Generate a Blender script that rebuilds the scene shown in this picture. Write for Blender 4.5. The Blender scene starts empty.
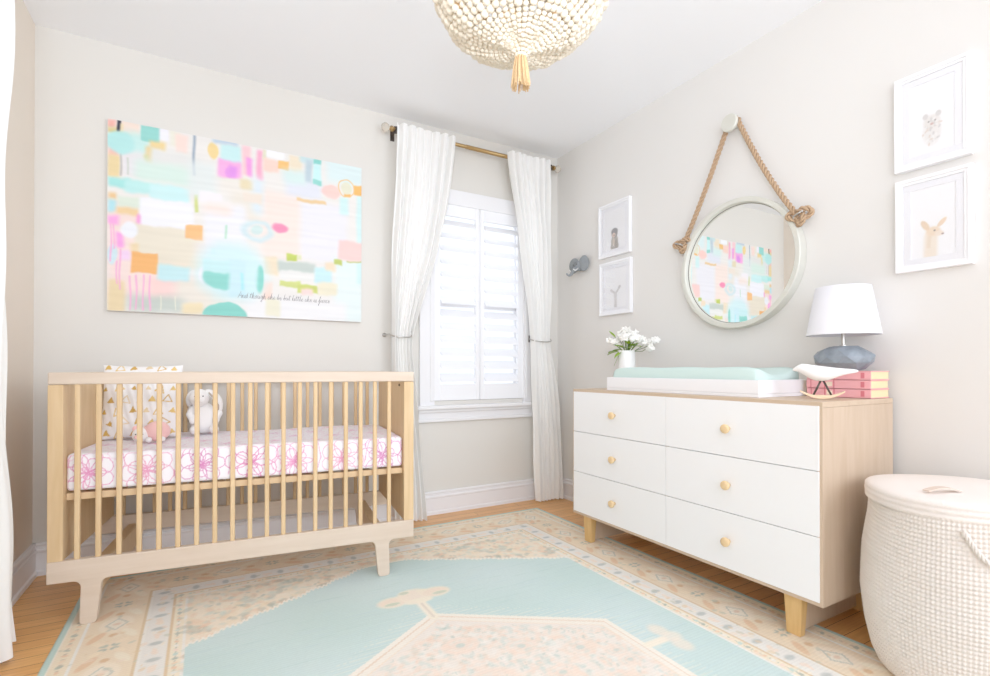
import bpy, bmesh, math, random
import numpy as np
from mathutils import Vector, Matrix, noise
S = bpy.context.scene
C = S.collection
PI = math.pi
rnd = random.Random(7)
R_ = np.random.RandomState(5)

def lin(c):
    c = c/255.0
    return c/12.92 if c <= .04045 else ((c+.055)/1.055)**2.4
def rgb(r, g, b): return (lin(r), lin(g), lin(b), 1)
def nlin(a):
    a = a/255.0
    return np.where(a <= .04045, a/12.92, ((a+.055)/1.055)**2.4)

# ---------------------------------------------------------------- materials
def new_mat(name):
    m = bpy.data.materials.new(name); m.use_nodes = True
    nt = m.node_tree; b = nt.nodes['Principled BSDF']
    return m, nt, b
def pmat(name, col, rough=.5, metal=0, bump=0, bscale=60, var=0, vscale=6, spec=.4, trans=0, sheen=0, stretch=None, sub=0):
    m, nt, b = new_mat(name)
    c = rgb(*col)
    b.inputs['Base Color'].default_value = c
    b.inputs['Roughness'].default_value = rough
    b.inputs['Metallic'].default_value = metal
    b.inputs['Specular IOR Level'].default_value = spec
    if trans: b.inputs['Transmission Weight'].default_value = trans
    if sheen: b.inputs['Sheen Weight'].default_value = sheen
    tc = nt.nodes.new('ShaderNodeTexCoord'); mp = nt.nodes.new('ShaderNodeMapping')
    nt.links.new(tc.outputs['Object'], mp.inputs['Vector'])
    if stretch: mp.inputs['Scale'].default_value = stretch
    n = nt.nodes.new('ShaderNodeTexNoise'); n.inputs['Scale'].default_value = vscale; n.inputs['Detail'].default_value = 5
    nt.links.new(mp.outputs['Vector'], n.inputs['Vector'])
    mx = nt.nodes.new('ShaderNodeMix'); mx.data_type = 'RGBA'
    d = 1-var
    mx.inputs['A'].default_value = (c[0]*d, c[1]*d*.97, c[2]*d*.93, 1) if var else (c[0]*.99, c[1]*.99, c[2]*.99, 1)
    mx.inputs['B'].default_value = (min(1, c[0]*(1+var*.5)), min(1, c[1]*(1+var*.5)), min(1, c[2]*(1+var*.5)), 1)
    nt.links.new(n.outputs['Fac'], mx.inputs['Factor'])
    nt.links.new(mx.outputs['Result'], b.inputs['Base Color'])
    if bump:
        n2 = nt.nodes.new('ShaderNodeTexNoise'); n2.inputs['Scale'].default_value = bscale; n2.inputs['Detail'].default_value = 3
        nt.links.new(mp.outputs['Vector'], n2.inputs['Vector'])
        bp = nt.nodes.new('ShaderNodeBump'); bp.inputs['Strength'].default_value = bump; bp.inputs['Distance'].default_value = .003
        nt.links.new(n2.outputs['Fac'], bp.inputs['Height']); nt.links.new(bp.outputs['Normal'], b.inputs['Normal'])
    return m
def vmat(name, rough=.7, bump=0, bscale=300, spec=.2, dist=.002):
    m, nt, b = new_mat(name)
    a = nt.nodes.new('ShaderNodeVertexColor'); a.layer_name = 'Col'
    nt.links.new(a.outputs['Color'], b.inputs['Base Color'])
    b.inputs['Roughness'].default_value = rough; b.inputs['Specular IOR Level'].default_value = spec
    if bump:
        tc = nt.nodes.new('ShaderNodeTexCoord')
        n2 = nt.nodes.new('ShaderNodeTexNoise'); n2.inputs['Scale'].default_value = bscale
        nt.links.new(tc.outputs['Object'], n2.inputs['Vector'])
        bp = nt.nodes.new('ShaderNodeBump'); bp.inputs['Strength'].default_value = bump; bp.inputs['Distance'].default_value = dist
        nt.links.new(n2.outputs['Fac'], bp.inputs['Height']); nt.links.new(bp.outputs['Normal'], b.inputs['Normal'])
    return m
def wood(name, col, dark, stretch=(3, 3, 40), scale=3, rough=.45):
    m, nt, b = new_mat(name)
    tc = nt.nodes.new('ShaderNodeTexCoord'); mp = nt.nodes.new('ShaderNodeMapping')
    mp.inputs['Scale'].default_value = stretch
    nt.links.new(tc.outputs['Object'], mp.inputs['Vector'])
    n = nt.nodes.new('ShaderNodeTexNoise'); n.inputs['Scale'].default_value = scale; n.inputs['Detail'].default_value = 8; n.inputs['Distortion'].default_value = .6
    nt.links.new(mp.outputs['Vector'], n.inputs['Vector'])
    r = nt.nodes.new('ShaderNodeValToRGB'); r.color_ramp.elements[0].position = .3; r.color_ramp.elements[1].position = .7
    r.color_ramp.elements[0].color = rgb(*dark); r.color_ramp.elements[1].color = rgb(*col)
    nt.links.new(n.outputs['Fac'], r.inputs['Fac']); nt.links.new(r.outputs['Color'], b.inputs['Base Color'])
    b.inputs['Roughness'].default_value = rough; b.inputs['Specular IOR Level'].default_value = .3
    return m

M = {}
M['wall'] = pmat('wall_paint', (227, 224, 219), .85, bump=.05, bscale=250, spec=.1)
M['ceiling'] = pmat('ceiling_paint', (247, 248, 250), .9, bump=.05, bscale=200, spec=.1)
M['trim'] = pmat('white_trim_paint', (238, 237, 238), .4, spec=.3)
M['shutter'] = pmat('white_shutter_paint', (245, 245, 247), .45, spec=.3)
M['crib'] = wood('birch_wood', (222, 190, 145), (209, 174, 127), (14, 14, 1.2), 3)
M['cribrail'] = wood('birch_rail_wood', (217, 198, 178), (209, 188, 166), (1.2, 14, 14), 3)
M['ply'] = wood('birch_veneer', (204, 180, 155), (195, 169, 142), (9, 9, 1.0), 4)
M['plytop'] = wood('birch_veneer_top', (206, 182, 156), (196, 170, 142), (9, 1, 9), 4)
M['leg'] = wood('oak_leg_wood', (222, 182, 120), (208, 164, 100), (22, 22, 2), 3)
M['knob'] = wood('pale_knob_wood', (240, 208, 158), (228, 192, 140), (10, 10, 30), 3)
M['drawer'] = pmat('white_lacquer', (246, 246, 246), .35, spec=.35)
M['tray'] = pmat('white_tray_paint', (246, 246, 248), .4)
M['pad'] = pmat('aqua_cotton', (204, 226, 219), .9, bump=.3, bscale=500, spec=.1)
M['curtain'] = None
M['brass'] = pmat('aged_brass', (172, 140, 92), .3, metal=.85)
M['dark'] = pmat('dark_metal', (80, 72, 66), .4, metal=.8)
M['silver'] = pmat('brushed_nickel', (190, 186, 180), .3, metal=.9)
M['bead'] = pmat('cream_wooden_bead', (236, 227, 208), .5, var=.08, vscale=30)
M['beadtan'] = pmat('natural_wooden_bead', (226, 188, 138), .5, var=.1, vscale=30)
M['jute'] = pmat('jute_fibre', (226, 190, 140), .9, bump=.6, bscale=300, var=.15, vscale=80)
M['rope'] = pmat('manila_rope', (196, 162, 128), .9, bump=.8, bscale=500, var=.3, vscale=90)
M['mframe'] = pmat('whitewashed_metal', (214, 214, 204), .45, var=.08, vscale=12, metal=.1)
M['white'] = pmat('white_paint', (244, 244, 246), .45)
M['ceramic'] = pmat('white_ceramic', (246, 245, 243), .25)
M['mat'] = pmat('mat_board', (246, 246, 250), .8)
M['shade'] = pmat('white_lamp_fabric', (238, 237, 242), .8)
M['stone'] = pmat('grey_stone', (140, 150, 160), .5, var=.6, vscale=26)
M['pink'] = pmat('pink_book_cloth', (244, 172, 178), .7, var=.04)
M['pinkdark'] = pmat('rose_print', (214, 112, 122), .7)
M['cream'] = pmat('cream_band', (246, 226, 200), .7)
M['yellow'] = pmat('yellow_book_band', (232, 216, 168), .7)
M['page'] = pmat('book_page_edges', (232, 216, 170), .8, var=.12, vscale=120, stretch=(1, 1, 6))
M['leaf'] = pmat('green_leaf', (150, 190, 40), .5, var=.35, vscale=20)
M['petal'] = pmat('white_petal', (248, 246, 240), .7)
M['stem'] = pmat('green_stem', (90, 120, 50), .6)
M['plush'] = pmat('white_plush', (248, 245, 243), .95, bump=.3, bscale=300, sheen=.3)
M['plushgrey'] = pmat('grey_ear_lining', (176, 160, 146), .95)
M['plushpink'] = pmat('pink_plush', (250, 196, 192), .95, bump=.3, bscale=400, sheen=.3)
M['black'] = pmat('black_thread', (50, 44, 44), .5)
M['felt'] = pmat('grey_felt', (140, 146, 150), .9, bump=.5, bscale=300, var=.25, vscale=20)
M['bentwood'] = pmat('bent_light_wood', (244, 214, 176), .5)
M['leather'] = pmat('tan_leather', (222, 200, 184), .6)
M['sheetplain'] = pmat('slat_wood', (216, 182, 138), .6)
M['vart'] = vmat('painted_canvas', .75, .25, 350)
M['vprint'] = vmat('printed_paper', .8)
M['vrug'] = vmat('woven_wool_pile', .95, .7, 420, .05, .003)
M['vfab'] = vmat('printed_cotton', .95, .2, 500, .05)

# linen curtain with a little light passing through
m, nt, b = new_mat('white_linen')
b.inputs['Base Color'].default_value = rgb(251, 250, 247); b.inputs['Roughness'].default_value = .95; b.inputs['Specular IOR Level'].default_value = .05
tr = nt.nodes.new('ShaderNodeBsdfTranslucent'); tr.inputs['Color'].default_value = rgb(250, 247, 240)
mx = nt.nodes.new('ShaderNodeMixShader'); mx.inputs['Fac'].default_value = .12
tc = nt.nodes.new('ShaderNodeTexCoord'); vo = nt.nodes.new('ShaderNodeTexVoronoi'); vo.inputs['Scale'].default_value = 38
bp = nt.nodes.new('ShaderNodeBump'); bp.inputs['Strength'].default_value = .35; bp.inputs['Distance'].default_value = .003
nt.links.new(tc.outputs['Object'], vo.inputs['Vector']); nt.links.new(vo.outputs['Distance'], bp.inputs['Height'])
nt.links.new(bp.outputs['Normal'], b.inputs['Normal'])
nt.links.new(b.outputs['BSDF'], mx.inputs[1]); nt.links.new(tr.outputs['BSDF'], mx.inputs[2])
nt.links.new(mx.outputs['Shader'], nt.nodes['Material Output'].inputs['Surface'])
M['curtain'] = m
# clear glass pane: mostly transparent, a little glossy
def glass_mat(name, fac):
    m, nt, b = new_mat(name)
    tp = nt.nodes.new('ShaderNodeBsdfTransparent'); gl = nt.nodes.new('ShaderNodeBsdfGlossy'); gl.inputs['Roughness'].default_value = .02
    mx = nt.nodes.new('ShaderNodeMixShader'); fr = nt.nodes.new('ShaderNodeFresnel'); fr.inputs['IOR'].default_value = fac
    nt.links.new(fr.outputs['Fac'], mx.inputs['Fac']); nt.links.new(tp.outputs['BSDF'], mx.inputs[1]); nt.links.new(gl.outputs['BSDF'], mx.inputs[2])
    nt.links.new(mx.outputs['Shader'], nt.nodes['Material Output'].inputs['Surface'])
    return m
M['glass'] = glass_mat('clear_glass', 1.3)
M['picglass'] = glass_mat('picture_glass', 1.15)
m, nt, b = new_mat('crystal'); b.inputs['Base Color'].default_value = rgb(236, 228, 214); b.inputs['Roughness'].default_value = .12; b.inputs['Transmission Weight'].default_value = .55
M['crystal'] = m
m, nt, b = new_mat('mirror_silver'); b.inputs['Base Color'].default_value = (.93, .94, .93, 1); b.inputs['Metallic'].default_value = 1; b.inputs['Roughness'].default_value = .01
M['mirror'] = m
# oak strip floor, strips along X
m, nt, b = new_mat('oak_floor')
tc = nt.nodes.new('ShaderNodeTexCoord'); mp = nt.nodes.new('ShaderNodeMapping')
br = nt.nodes.new('ShaderNodeTexBrick'); br.inputs['Scale'].default_value = 1; br.inputs['Brick Width'].default_value = .9; br.inputs['Row Height'].default_value = .06
br.inputs['Mortar Size'].default_value = .0012; br.offset = .37; br.inputs['Color1'].default_value = rgb(240, 182, 112); br.inputs['Color2'].default_value = rgb(226, 164, 96); br.inputs['Mortar'].default_value = rgb(120, 72, 34)
nt.links.new(tc.outputs['Object'], br.inputs['Vector'])
mp.inputs['Scale'].default_value = (2, 30, 1); nt.links.new(tc.outputs['Object'], mp.inputs['Vector'])
n = nt.nodes.new('ShaderNodeTexNoise'); n.inputs['Scale'].default_value = 3; n.inputs['Detail'].default_value = 8; nt.links.new(mp.outputs['Vector'], n.inputs['Vector'])
mx = nt.nodes.new('ShaderNodeMix'); mx.data_type = 'RGBA'; mx.blend_type = 'MULTIPLY'; mx.inputs['Factor'].default_value = .5
rp = nt.nodes.new('ShaderNodeValToRGB'); rp.color_ramp.elements[0].position = .3; rp.color_ramp.elements[1].position = .65
rp.color_ramp.elements[0].color = (.62, .5, .4, 1); rp.color_ramp.elements[1].color = (1, 1, 1, 1)
nt.links.new(n.outputs['Fac'], rp.inputs['Fac']); nt.links.new(br.outputs['Color'], mx.inputs['A']); nt.links.new(rp.outputs['Color'], mx.inputs['B'])
nt.links.new(mx.outputs['Result'], b.inputs['Base Color']); b.inputs['Roughness'].default_value = .35
M['floor'] = m
# basket cotton
M['basket'] = pmat('cotton_rope_weave', (232, 223, 214), .95, bump=.5, bscale=500, spec=.05)
M['basketlid'] = pmat('cotton_lid_felt', (240, 230, 222), .95, bump=.5, bscale=300, spec=.05)

# ---------------------------------------------------------------- geometry helpers
class G:
    def __init__(s): s.v = []; s.f = []
    def add(s, v, f):
        o = len(s.v); s.v += [tuple(p) for p in v]; s.f += [tuple(i+o for i in q) for q in f]; return s
    def box(s, x0, x1, y0, y1, z0, z1):
        x0, x1 = sorted((x0, x1)); y0, y1 = sorted((y0, y1)); z0, z1 = sorted((z0, z1))
        return s.add([(x0, y0, z0), (x1, y0, z0), (x1, y1, z0), (x0, y1, z0), (x0, y0, z1), (x1, y0, z1), (x1, y1, z1), (x0, y1, z1)],
                     [(0, 3, 2, 1), (4, 5, 6, 7), (0, 1, 5, 4), (1, 2, 6, 5), (2, 3, 7, 6), (3, 0, 4, 7)])
    def prism(s, pts, a, b, axis='y'):     # polygon pts (u,w) extruded along axis; for y: (x,z), for x: (y,z), for z: (x,y)
        n = len(pts)
        f = {'y': lambda p, t: (p[0], t, p[1]), 'x': lambda p, t: (t, p[0], p[1]), 'z': lambda p, t: (p[0], p[1], t)}[axis]
        v = [f(p, a) for p in pts]+[f(p, b) for p in pts]
        return s.add(v, [tuple(range(n))[::-1], tuple(range(n, 2*n))]+[(i, (i+1) % n, (i+1) % n+n, i+n) for i in range(n)])
    def tube(s, path, r, n=10, cap=True, closed=False):
        P = [Vector(p) for p in path]; L = len(P); rr = r if hasattr(r, '__len__') else [r]*L
        o = len(s.v); up = None; vs = []
        for i in range(L):
            if closed: t = P[(i+1) % L]-P[i-1]
            else: t = P[min(i+1, L-1)]-P[max(i-1, 0)]
            t.normalize()
            if up is None:
                up = Vector((0, 0, 1)) if abs(t.z) < .9 else Vector((1, 0, 0))
            up = (up-t*up.dot(t)); up.normalize(); w = t.cross(up)
            for k in range(n):
                a = 2*PI*k/n; vs.append(P[i]+(up*math.cos(a)+w*math.sin(a))*rr[i])
        fs = []
        for i in range(L if closed else L-1):
            j = (i+1) % L
            for k in range(n): fs.append((i*n+k, i*n+(k+1) % n, j*n+(k+1) % n, j*n+k))
        if cap and not closed: fs += [tuple(range(n))[::-1], tuple((L-1)*n+k for k in range(n))]
        return s.add(vs, fs)
    def lathe(s, prof, n=32, M_=None, cap=True):     # prof (r,z)
        L = len(prof); vs = []; fs = []
        for r, z in prof:
            for k in range(n):
                a = 2*PI*k/n; vs.append(Vector((r*math.cos(a), r*math.sin(a), z)))
        for i in range(L-1):
            for k in range(n): fs.append((i*n+k, i*n+(k+1) % n, (i+1)*n+(k+1) % n, (i+1)*n+k))
        if cap and prof[0][0] > 1e-5: fs.append(tuple(range(n))[::-1])
        if cap and prof[-1][0] > 1e-5: fs.append(tuple((L-1)*n+k for k in range(n)))
        if M_ is not None: vs = [M_@v for v in vs]
        return s.add(vs, fs)
    def ball(s, c, r, seg=16, ring=10, M_=None, fn=None):
        rx, ry, rz = r if hasattr(r, '__len__') else (r, r, r)
        vs = [Vector((0, 0, -1))]; fs = []
        for i in range(1, ring):
            t = PI*i/ring
            for k in range(seg):
                a = 2*PI*k/seg; vs.append(Vector((math.sin(t)*math.cos(a), math.sin(t)*math.sin(a), -math.cos(t))))
        vs.append(Vector((0, 0, 1)))
        for k in range(seg):
            fs.append((0, 1+(k+1) % seg, 1+k))
            fs.append((len(vs)-1, 1+(ring-2)*seg+k, 1+(ring-2)*seg+(k+1) % seg))
        for i in range(ring-2):
            for k in range(seg):
                a = 1+i*seg; fs.append((a+k, a+(k+1) % seg, a+seg+(k+1) % seg, a+seg+k))
        if fn: vs = [fn(v) for v in vs]
        vs = [Vector((v.x*rx, v.y*ry, v.z*rz)) for v in vs]
        if M_ is not None: vs = [M_@v for v in vs]
        c = Vector(c)
        return s.add([v+c for v in vs], fs)
    def xf(s, M_):
        s.v = [tuple(M_@Vector(p)) for p in s.v]; return s
    def build(s, name, mat, parent=None, smooth=False, bevel=0, seg=2, sub=0, label=None):
        me = bpy.data.meshes.new(name); me.from_pydata(s.v, [], s.f); me.validate()
        bm = bmesh.new(); bm.from_mesh(me); bmesh.ops.recalc_face_normals(bm, faces=bm.faces); bm.to_mesh(me); bm.free()
        o = bpy.data.objects.new(name, me); C.objects.link(o); me.materials.append(mat)
        if parent: o.parent = parent
        if smooth:
            me.polygons.foreach_set('use_smooth', [True]*len(me.polygons))
        if bevel:
            b = o.modifiers.new('bevel', 'BEVEL'); b.width = bevel; b.segments = seg; b.limit_method = 'ANGLE'
        if sub:
            b = o.modifiers.new('sub', 'SUBSURF'); b.levels = sub; b.render_levels = sub
        if label: o['label'] = label
        return o
def tag(o, label, cat, group=None):
    o['label'] = label; o['category'] = cat
    if group: o['group'] = group
    return o
def thing(name, label, cat, loc=(0, 0, 0), rz=0, group=None):
    o = bpy.data.objects.new(name, None); C.objects.link(o); o.empty_display_size = .05
    o.location = loc; o.rotation_euler = (0, 0, rz); return tag(o, label, cat, group)
def struct(o): o['kind'] = 'structure'; return o
def sstep(e0, e1, x): t = np.clip((x-e0)/(e1-e0), 0, 1); return t*t*(3-2*t)

def setcol(me, cols):                      # cols Nx3 srgb 0..255 per vertex
    a = me.color_attributes.new('Col', 'FLOAT_COLOR', 'POINT')
    out = np.ones((len(cols), 4), dtype=np.float32); out[:, :3] = nlin(np.clip(cols, 0, 255))
    a.data.foreach_set('color', out.ravel())
def grid_mesh(name, P, cols, mat, parent=None, smooth=True):   # P: (ny,nx,3), cols: (ny,nx,3)
    ny, nx = P.shape[:2]
    me = bpy.data.meshes.new(name)
    idx = np.arange(ny*nx).reshape(ny, nx)
    q = np.stack([idx[:-1, :-1], idx[:-1, 1:], idx[1:, 1:], idx[1:, :-1]], -1).reshape(-1, 4)
    me.vertices.add(ny*nx); me.vertices.foreach_set('co', P.astype(np.float32).ravel())
    me.loops.add(q.size); me.loops.foreach_set('vertex_index', q.ravel().astype(np.int32))
    me.polygons.add(len(q)); me.polygons.foreach_set('loop_start', np.arange(0, q.size, 4, dtype=np.int32))
    me.update(calc_edges=True); me.validate()
    if cols is not None: setcol(me, cols.reshape(-1, 3))
    if smooth: me.polygons.foreach_set('use_smooth', [True]*len(me.polygons))
    me.materials.append(mat)
    o = bpy.data.objects.new(name, me); C.objects.link(o)
    if parent: o.parent = parent
    return o
class Canvas:                               # numpy canvas in metres, origin (x0,y0) lower left
    def __init__(s, x0, x1, y0, y1, res, col):
        s.nx = int((x1-x0)/res)+1; s.ny = int((y1-y0)/res)+1
        s.X, s.Y = np.meshgrid(np.linspace(x0, x1, s.nx), np.linspace(y0, y1, s.ny)); s.x0, s.x1, s.y0, s.y1 = x0, x1, y0, y1
        s.a = np.zeros((s.ny, s.nx, 3)); s.a[:] = col; s.res = res
    def win(s, x0, x1, y0, y1):
        i0 = max(0, int((x0-s.x0)/s.res)-1); i1 = min(s.nx, int((x1-s.x0)/s.res)+3)
        j0 = max(0, int((y0-s.y0)/s.res)-1); j1 = min(s.ny, int((y1-s.y0)/s.res)+3)
        return slice(j0, max(j0, j1)), slice(i0, max(i0, i1))
    def blend(s, w, m, col):
        if m.size: s.a[w] = s.a[w]*(1-m[..., None])+np.array(col)*m[..., None]
    def rect(s, x0, x1, y0, y1, col, soft=.006, al=1):
        w = s.win(x0-soft, x1+soft, y0-soft, y1+soft); X, Y = s.X[w], s.Y[w]
        m = sstep(x0-soft, x0+soft, X)*(1-sstep(x1-soft, x1+soft, X))*sstep(y0-soft, y0+soft, Y)*(1-sstep(y1-soft, y1+soft, Y))
        s.blend(w, m*al, col)
    def ell(s, cx, cy, rx, ry, col, soft=.15, al=1, ang=0, ring=None):
        R = max(rx, ry)*1.3; w = s.win(cx-R, cx+R, cy-R, cy+R); X, Y = s.X[w]-cx, s.Y[w]-cy
        ca, sa = math.cos(ang), math.sin(ang); u = (X*ca+Y*sa)/rx; v = (-X*sa+Y*ca)/ry; d = np.sqrt(u*u+v*v)
        m = 1-sstep(1-soft, 1+soft, d)
        if ring: m = m*sstep(1-ring-soft, 1-ring+soft, d)
        s.blend(w, m*al, col)
    def line(s, pts, wd, col, al=1):
        for a, b in zip(pts[:-1], pts[1:]):
            x0, x1 = sorted((a[0], b[0])); y0, y1 = sorted((a[1], b[1]))
            w = s.win(x0-2*wd, x1+2*wd, y0-2*wd, y1+2*wd); X, Y = s.X[w], s.Y[w]
            dx, dy = b[0]-a[0], b[1]-a[1]; L = dx*dx+dy*dy+1e-12
            t = np.clip(((X-a[0])*dx+(Y-a[1])*dy)/L, 0, 1); d = np.hypot(X-a[0]-t*dx, Y-a[1]-t*dy)
            s.blend(w, (1-sstep(wd*.35, wd*.8, d))*al, col)
    def poly(s, pts, col, al=1):
        xs = [p[0] for p in pts]; ys = [p[1] for p in pts]; w = s.win(min(xs), max(xs), min(ys), max(ys)); X, Y = s.X[w], s.Y[w]
        ins = np.zeros(X.shape, bool); n = len(pts)
        for i in range(n):
            (xa, ya), (xb, yb) = pts[i], pts[(i+1) % n]
            c = ((ya > Y) != (yb > Y)) & (X < (xb-xa)*(Y-ya)/((yb-ya) or 1e-9)+xa); ins ^= c
        s.blend(w, ins*al, col)

# ---------------------------------------------------------------- room
XR, YB, XL, H = 2.19, 2.919, -.65, 2.41
Y0 = -1.3
WX0, WX1, WZ0, WZ1 = 1.22, 1.90, .70, 1.95      # window opening
struct(G().box(XL-.1, XR+.1, Y0, YB+.1, -.1, 0).build('floor', M['floor']))
struct(G().box(XL-.1, XR+.1, Y0, YB+.1, H, H+.1).build('ceiling', M['ceiling']))
g = G()
g.box(XL-.1, WX0, YB, YB+.1, 0, H).box(WX1, XR+.1, YB, YB+.1, 0, H).box(WX0, WX1, YB, YB+.1, 0, WZ0).box(WX0, WX1, YB, YB+.1, WZ1, H)
struct(g.build('wall_back', pmat('wall_paint_dimmed', (222, 218, 210), .85, bump=.05, bscale=250, spec=.1)))  # same wall paint, colour lowered to offset the strong light on this wall
struct(G().box(XL-.1, XL, Y0, YB, 0, H).build('wall_left', pmat('wall_paint_lit', (236, 224, 210), .85, bump=.05, bscale=250, spec=.1)))  # same wall paint, warm light put into the colour for the dim side
struct(G().box(XR, XR+.1, Y0, YB, 0, H).build('wall_right', M['wall']))
def bprof(n):   # (distance from wall, z)
    return [(0, 0), (.020, 0), (.020, .018), (.014, .024), (.014, .098), (.018, .104), (.018, .112), (.012, .116), (.012, .128), (.017, .133), (.013, .141), (0, .141)]
struct(G().prism([(YB-d, z) for d, z in bprof(0)], XL, XR, 'x').build('baseboard_back', M['trim']))
struct(G().prism([(XR-d, z) for d, z in bprof(0)], Y0, YB, 'y').build('baseboard_right', M['trim']))
struct(G().prism([(XL+d, z) for d, z in bprof(0)], Y0, YB, 'y').build('baseboard_left', M['trim']))

# window with casing, sill and pane
win = bpy.data.objects.new('window_1', None); C.objects.link(win); win['kind'] = 'structure'; win.location = (1.56, YB, .7)
def wb(*a): return G().box(a[0]-1.56, a[1]-1.56, a[2]-YB, a[3]-YB, a[4]-.7, a[5]-.7)
g = wb(1.135, WX0+.012, YB-.022, YB, .672, 2.035)
for a in ((WX1-.012, 1.985, YB-.022, YB, .672, 2.035), (1.135, 1.985, YB-.022, YB, 1.94, 2.035), (WX0-.02, WX0, YB-.03, YB-.01, .70, 1.95), (WX1, WX1+.02, YB-.03, YB-.01, .7, 1.95)):
    q = wb(*a); g.add(q.v, q.f)
g.build('window_casing', M['trim'], win, bevel=.003)
g = G()
for a in ((WX0, WX1, YB+.05, YB+.08, WZ0, WZ0+.05), (WX0, WX1, YB+.05, YB+.08, WZ1-.05, WZ1), (WX0, WX0+.04, YB+.05, YB+.08, WZ0, WZ1), (WX1-.04, WX1, YB+.05, YB+.08, WZ0, WZ1), (WX0, WX1, YB+.05, YB+.08, 1.30, 1.34)):
    q = wb(*a); g.add(q.v, q.f)
g.build('window_sash', M['trim'], win, bevel=.002)
q = wb(WX0+.03, WX1-.03, YB+.062, YB+.066, WZ0+.03, WZ1-.03); q.build('window_pane', M['glass'], win)
g = wb(1.11, 2.01, YB-.06, YB, .652, .676); g.build('window_sill', M['trim'], win, bevel=.006, seg=3)
g = wb(1.125, 1.995, YB-.034, YB, .632, .652)
for a in ((1.13, 1.99, YB-.016, YB, .59, .634), (1.125, 1.995, YB-.026, YB, .572, .592)):
    q = wb(*a); g.add(q.v, q.f)
g.build('window_apron', M['trim'], win, bevel=.004)
for pan, (a, b2, lab) in enumerate(((WX0+.003, 1.553, 'white louvered shutter panel in the left half of the window'), (1.557, WX1-.003, 'white louvered shutter panel in the right half of the window'))):
    t = thing('plantation_shutter', lab, 'shutter', (a, YB-.012, WZ0), 0, None)
    w = b2-a; y = 0
    st = .052 if pan == 0 else .03
    st2 = .03 if pan == 0 else .052
    hgt = WZ1-WZ0-.006
    top, bot = .075, .105
    g = G().box(0, st, 0, .028, .003, hgt).box(w-st2, w, 0, .028, .003, hgt).box(st, w-st2, 0, .028, hgt-top, hgt).box(st, w-st2, 0, .028, .003, bot)
    g.build('shutter_frame', M['shutter'], t, bevel=.003)
    n = 13; z0, z1 = bot, hgt-top; p = (z1-z0)/n
    for k in range(n):
        zc = z0+p*(k+.5); ww = (w-st-st2)/2; th = math.radians(38)
        pr = []
        for i in range(12):
            an = 2*PI*i/12; u = .045*math.cos(an); v = .0055*math.sin(an)
            # louvre leaning, room edge low
            pr.append((.014+u*math.cos(th)-v*math.sin(th), zc+u*math.sin(th)+v*math.cos(th)))
        G().prism(pr, st+.002, w-st2-.002, 'x').build('louver', M['shutter'], t, smooth=False)

# ---------------------------------------------------------------- curtains
def interp(tab, z):
    for (za, va), (zb, vb) in zip(tab[:-1], tab[1:]):
        if za <= z <= zb:
            t = (z-za)/(zb-za); t = t*t*(3-2*t) if False else t; return va+(vb-va)*t
    return tab[0][1] if z < tab[0][0] else tab[-1][1]
def curtain(name, zs, A, B, plane, mode, nf, amp, label):
    nx, nz = 220, 150
    P = np.zeros((nz, nx, 3))
    for j in range(nz):
        z = zs[0]+(zs[1]-zs[0])*j/(nz-1)
        a, b2 = interp(A, z), interp(B, z)
        # smooth
        for dz in (-.06, .06): a += interp(A, z+dz); b2 += interp(B, z+dz)
        a /= 3; b2 /= 3
        wd = abs(b2-a)
        for i in range(nx):
            u = i/(nx-1)
            ph = 2*PI*nf*(u+.012*math.sin(5*z+3*u))
            am = amp(z)*(.75+.35*math.sin(7*u+1.3))
            off = am*(math.sin(ph)+.3*math.sin(2*ph+z*1.4+1)) + .006*math.sin(9*z+11*u)
            x = a+(b2-a)*u+.25*am*math.cos(ph)*math.sin(PI*u)
            P[j, i] = (x, plane+off, z) if mode == 'x' else (plane+off, x, z)
    o = grid_mesh(name, P, None, M['curtain']); return tag(o, label, 'curtain')
top = 2.325; CP = YB-.112
curtain('curtain', (.012, top), [(.0, .955), (.6, .935), (1.08, .925), (1.6, .93), (2.3, .96)],
        [(.0, 1.14), (.25, 1.115), (.7, 1.075), (1.0, 1.05), (1.08, 1.045), (1.25, 1.10), (1.6, 1.21), (1.9, 1.28), (2.3, 1.335)], CP, 'x', 7,
        lambda z: .016 if z > 2.2 else (.02 if z > 1.3 else .022), 'white linen curtain at the left side of the window, behind the crib')
curtain('curtain', (.012, top), [(.0, 1.935), (.3, 1.915), (.8, 1.895), (1.08, 1.885), (1.4, 1.86), (1.9, 1.775), (2.3, 1.70)],
        [(.0, 2.135), (.3, 2.13), (.7, 2.10), (1.0, 2.05), (1.08, 2.03), (1.3, 2.04), (2.3, 2.05)], CP, 'x', 7,
        lambda z: .016 if z > 2.2 else .02, 'white linen curtain at the right side of the window, near the corner')
curtain('curtain', (.02, 2.33), [(0, 1.25), (2.4, 1.3)], [(.0, 2.20), (.15, 2.18), (.6, 2.09), (1.1, 2.02), (1.6, 2.04), (2.3, 2.10)], -.53, 'y', 7,
        lambda z: .028, 'white curtain hanging at the left edge of the photo')
rod = thing('curtain_rod', 'brass curtain rod with round crystal finials above the window', 'curtain rod', (1.52, YB-.072, 2.30))
G().tube([(-.58, 0, 0), (.58, 0, 0)], .0115, 16).tube([(-.1, 0, 0), (.58, 0, 0)], .013, 16).build('rod', M['brass'], rod, smooth=True)
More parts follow.
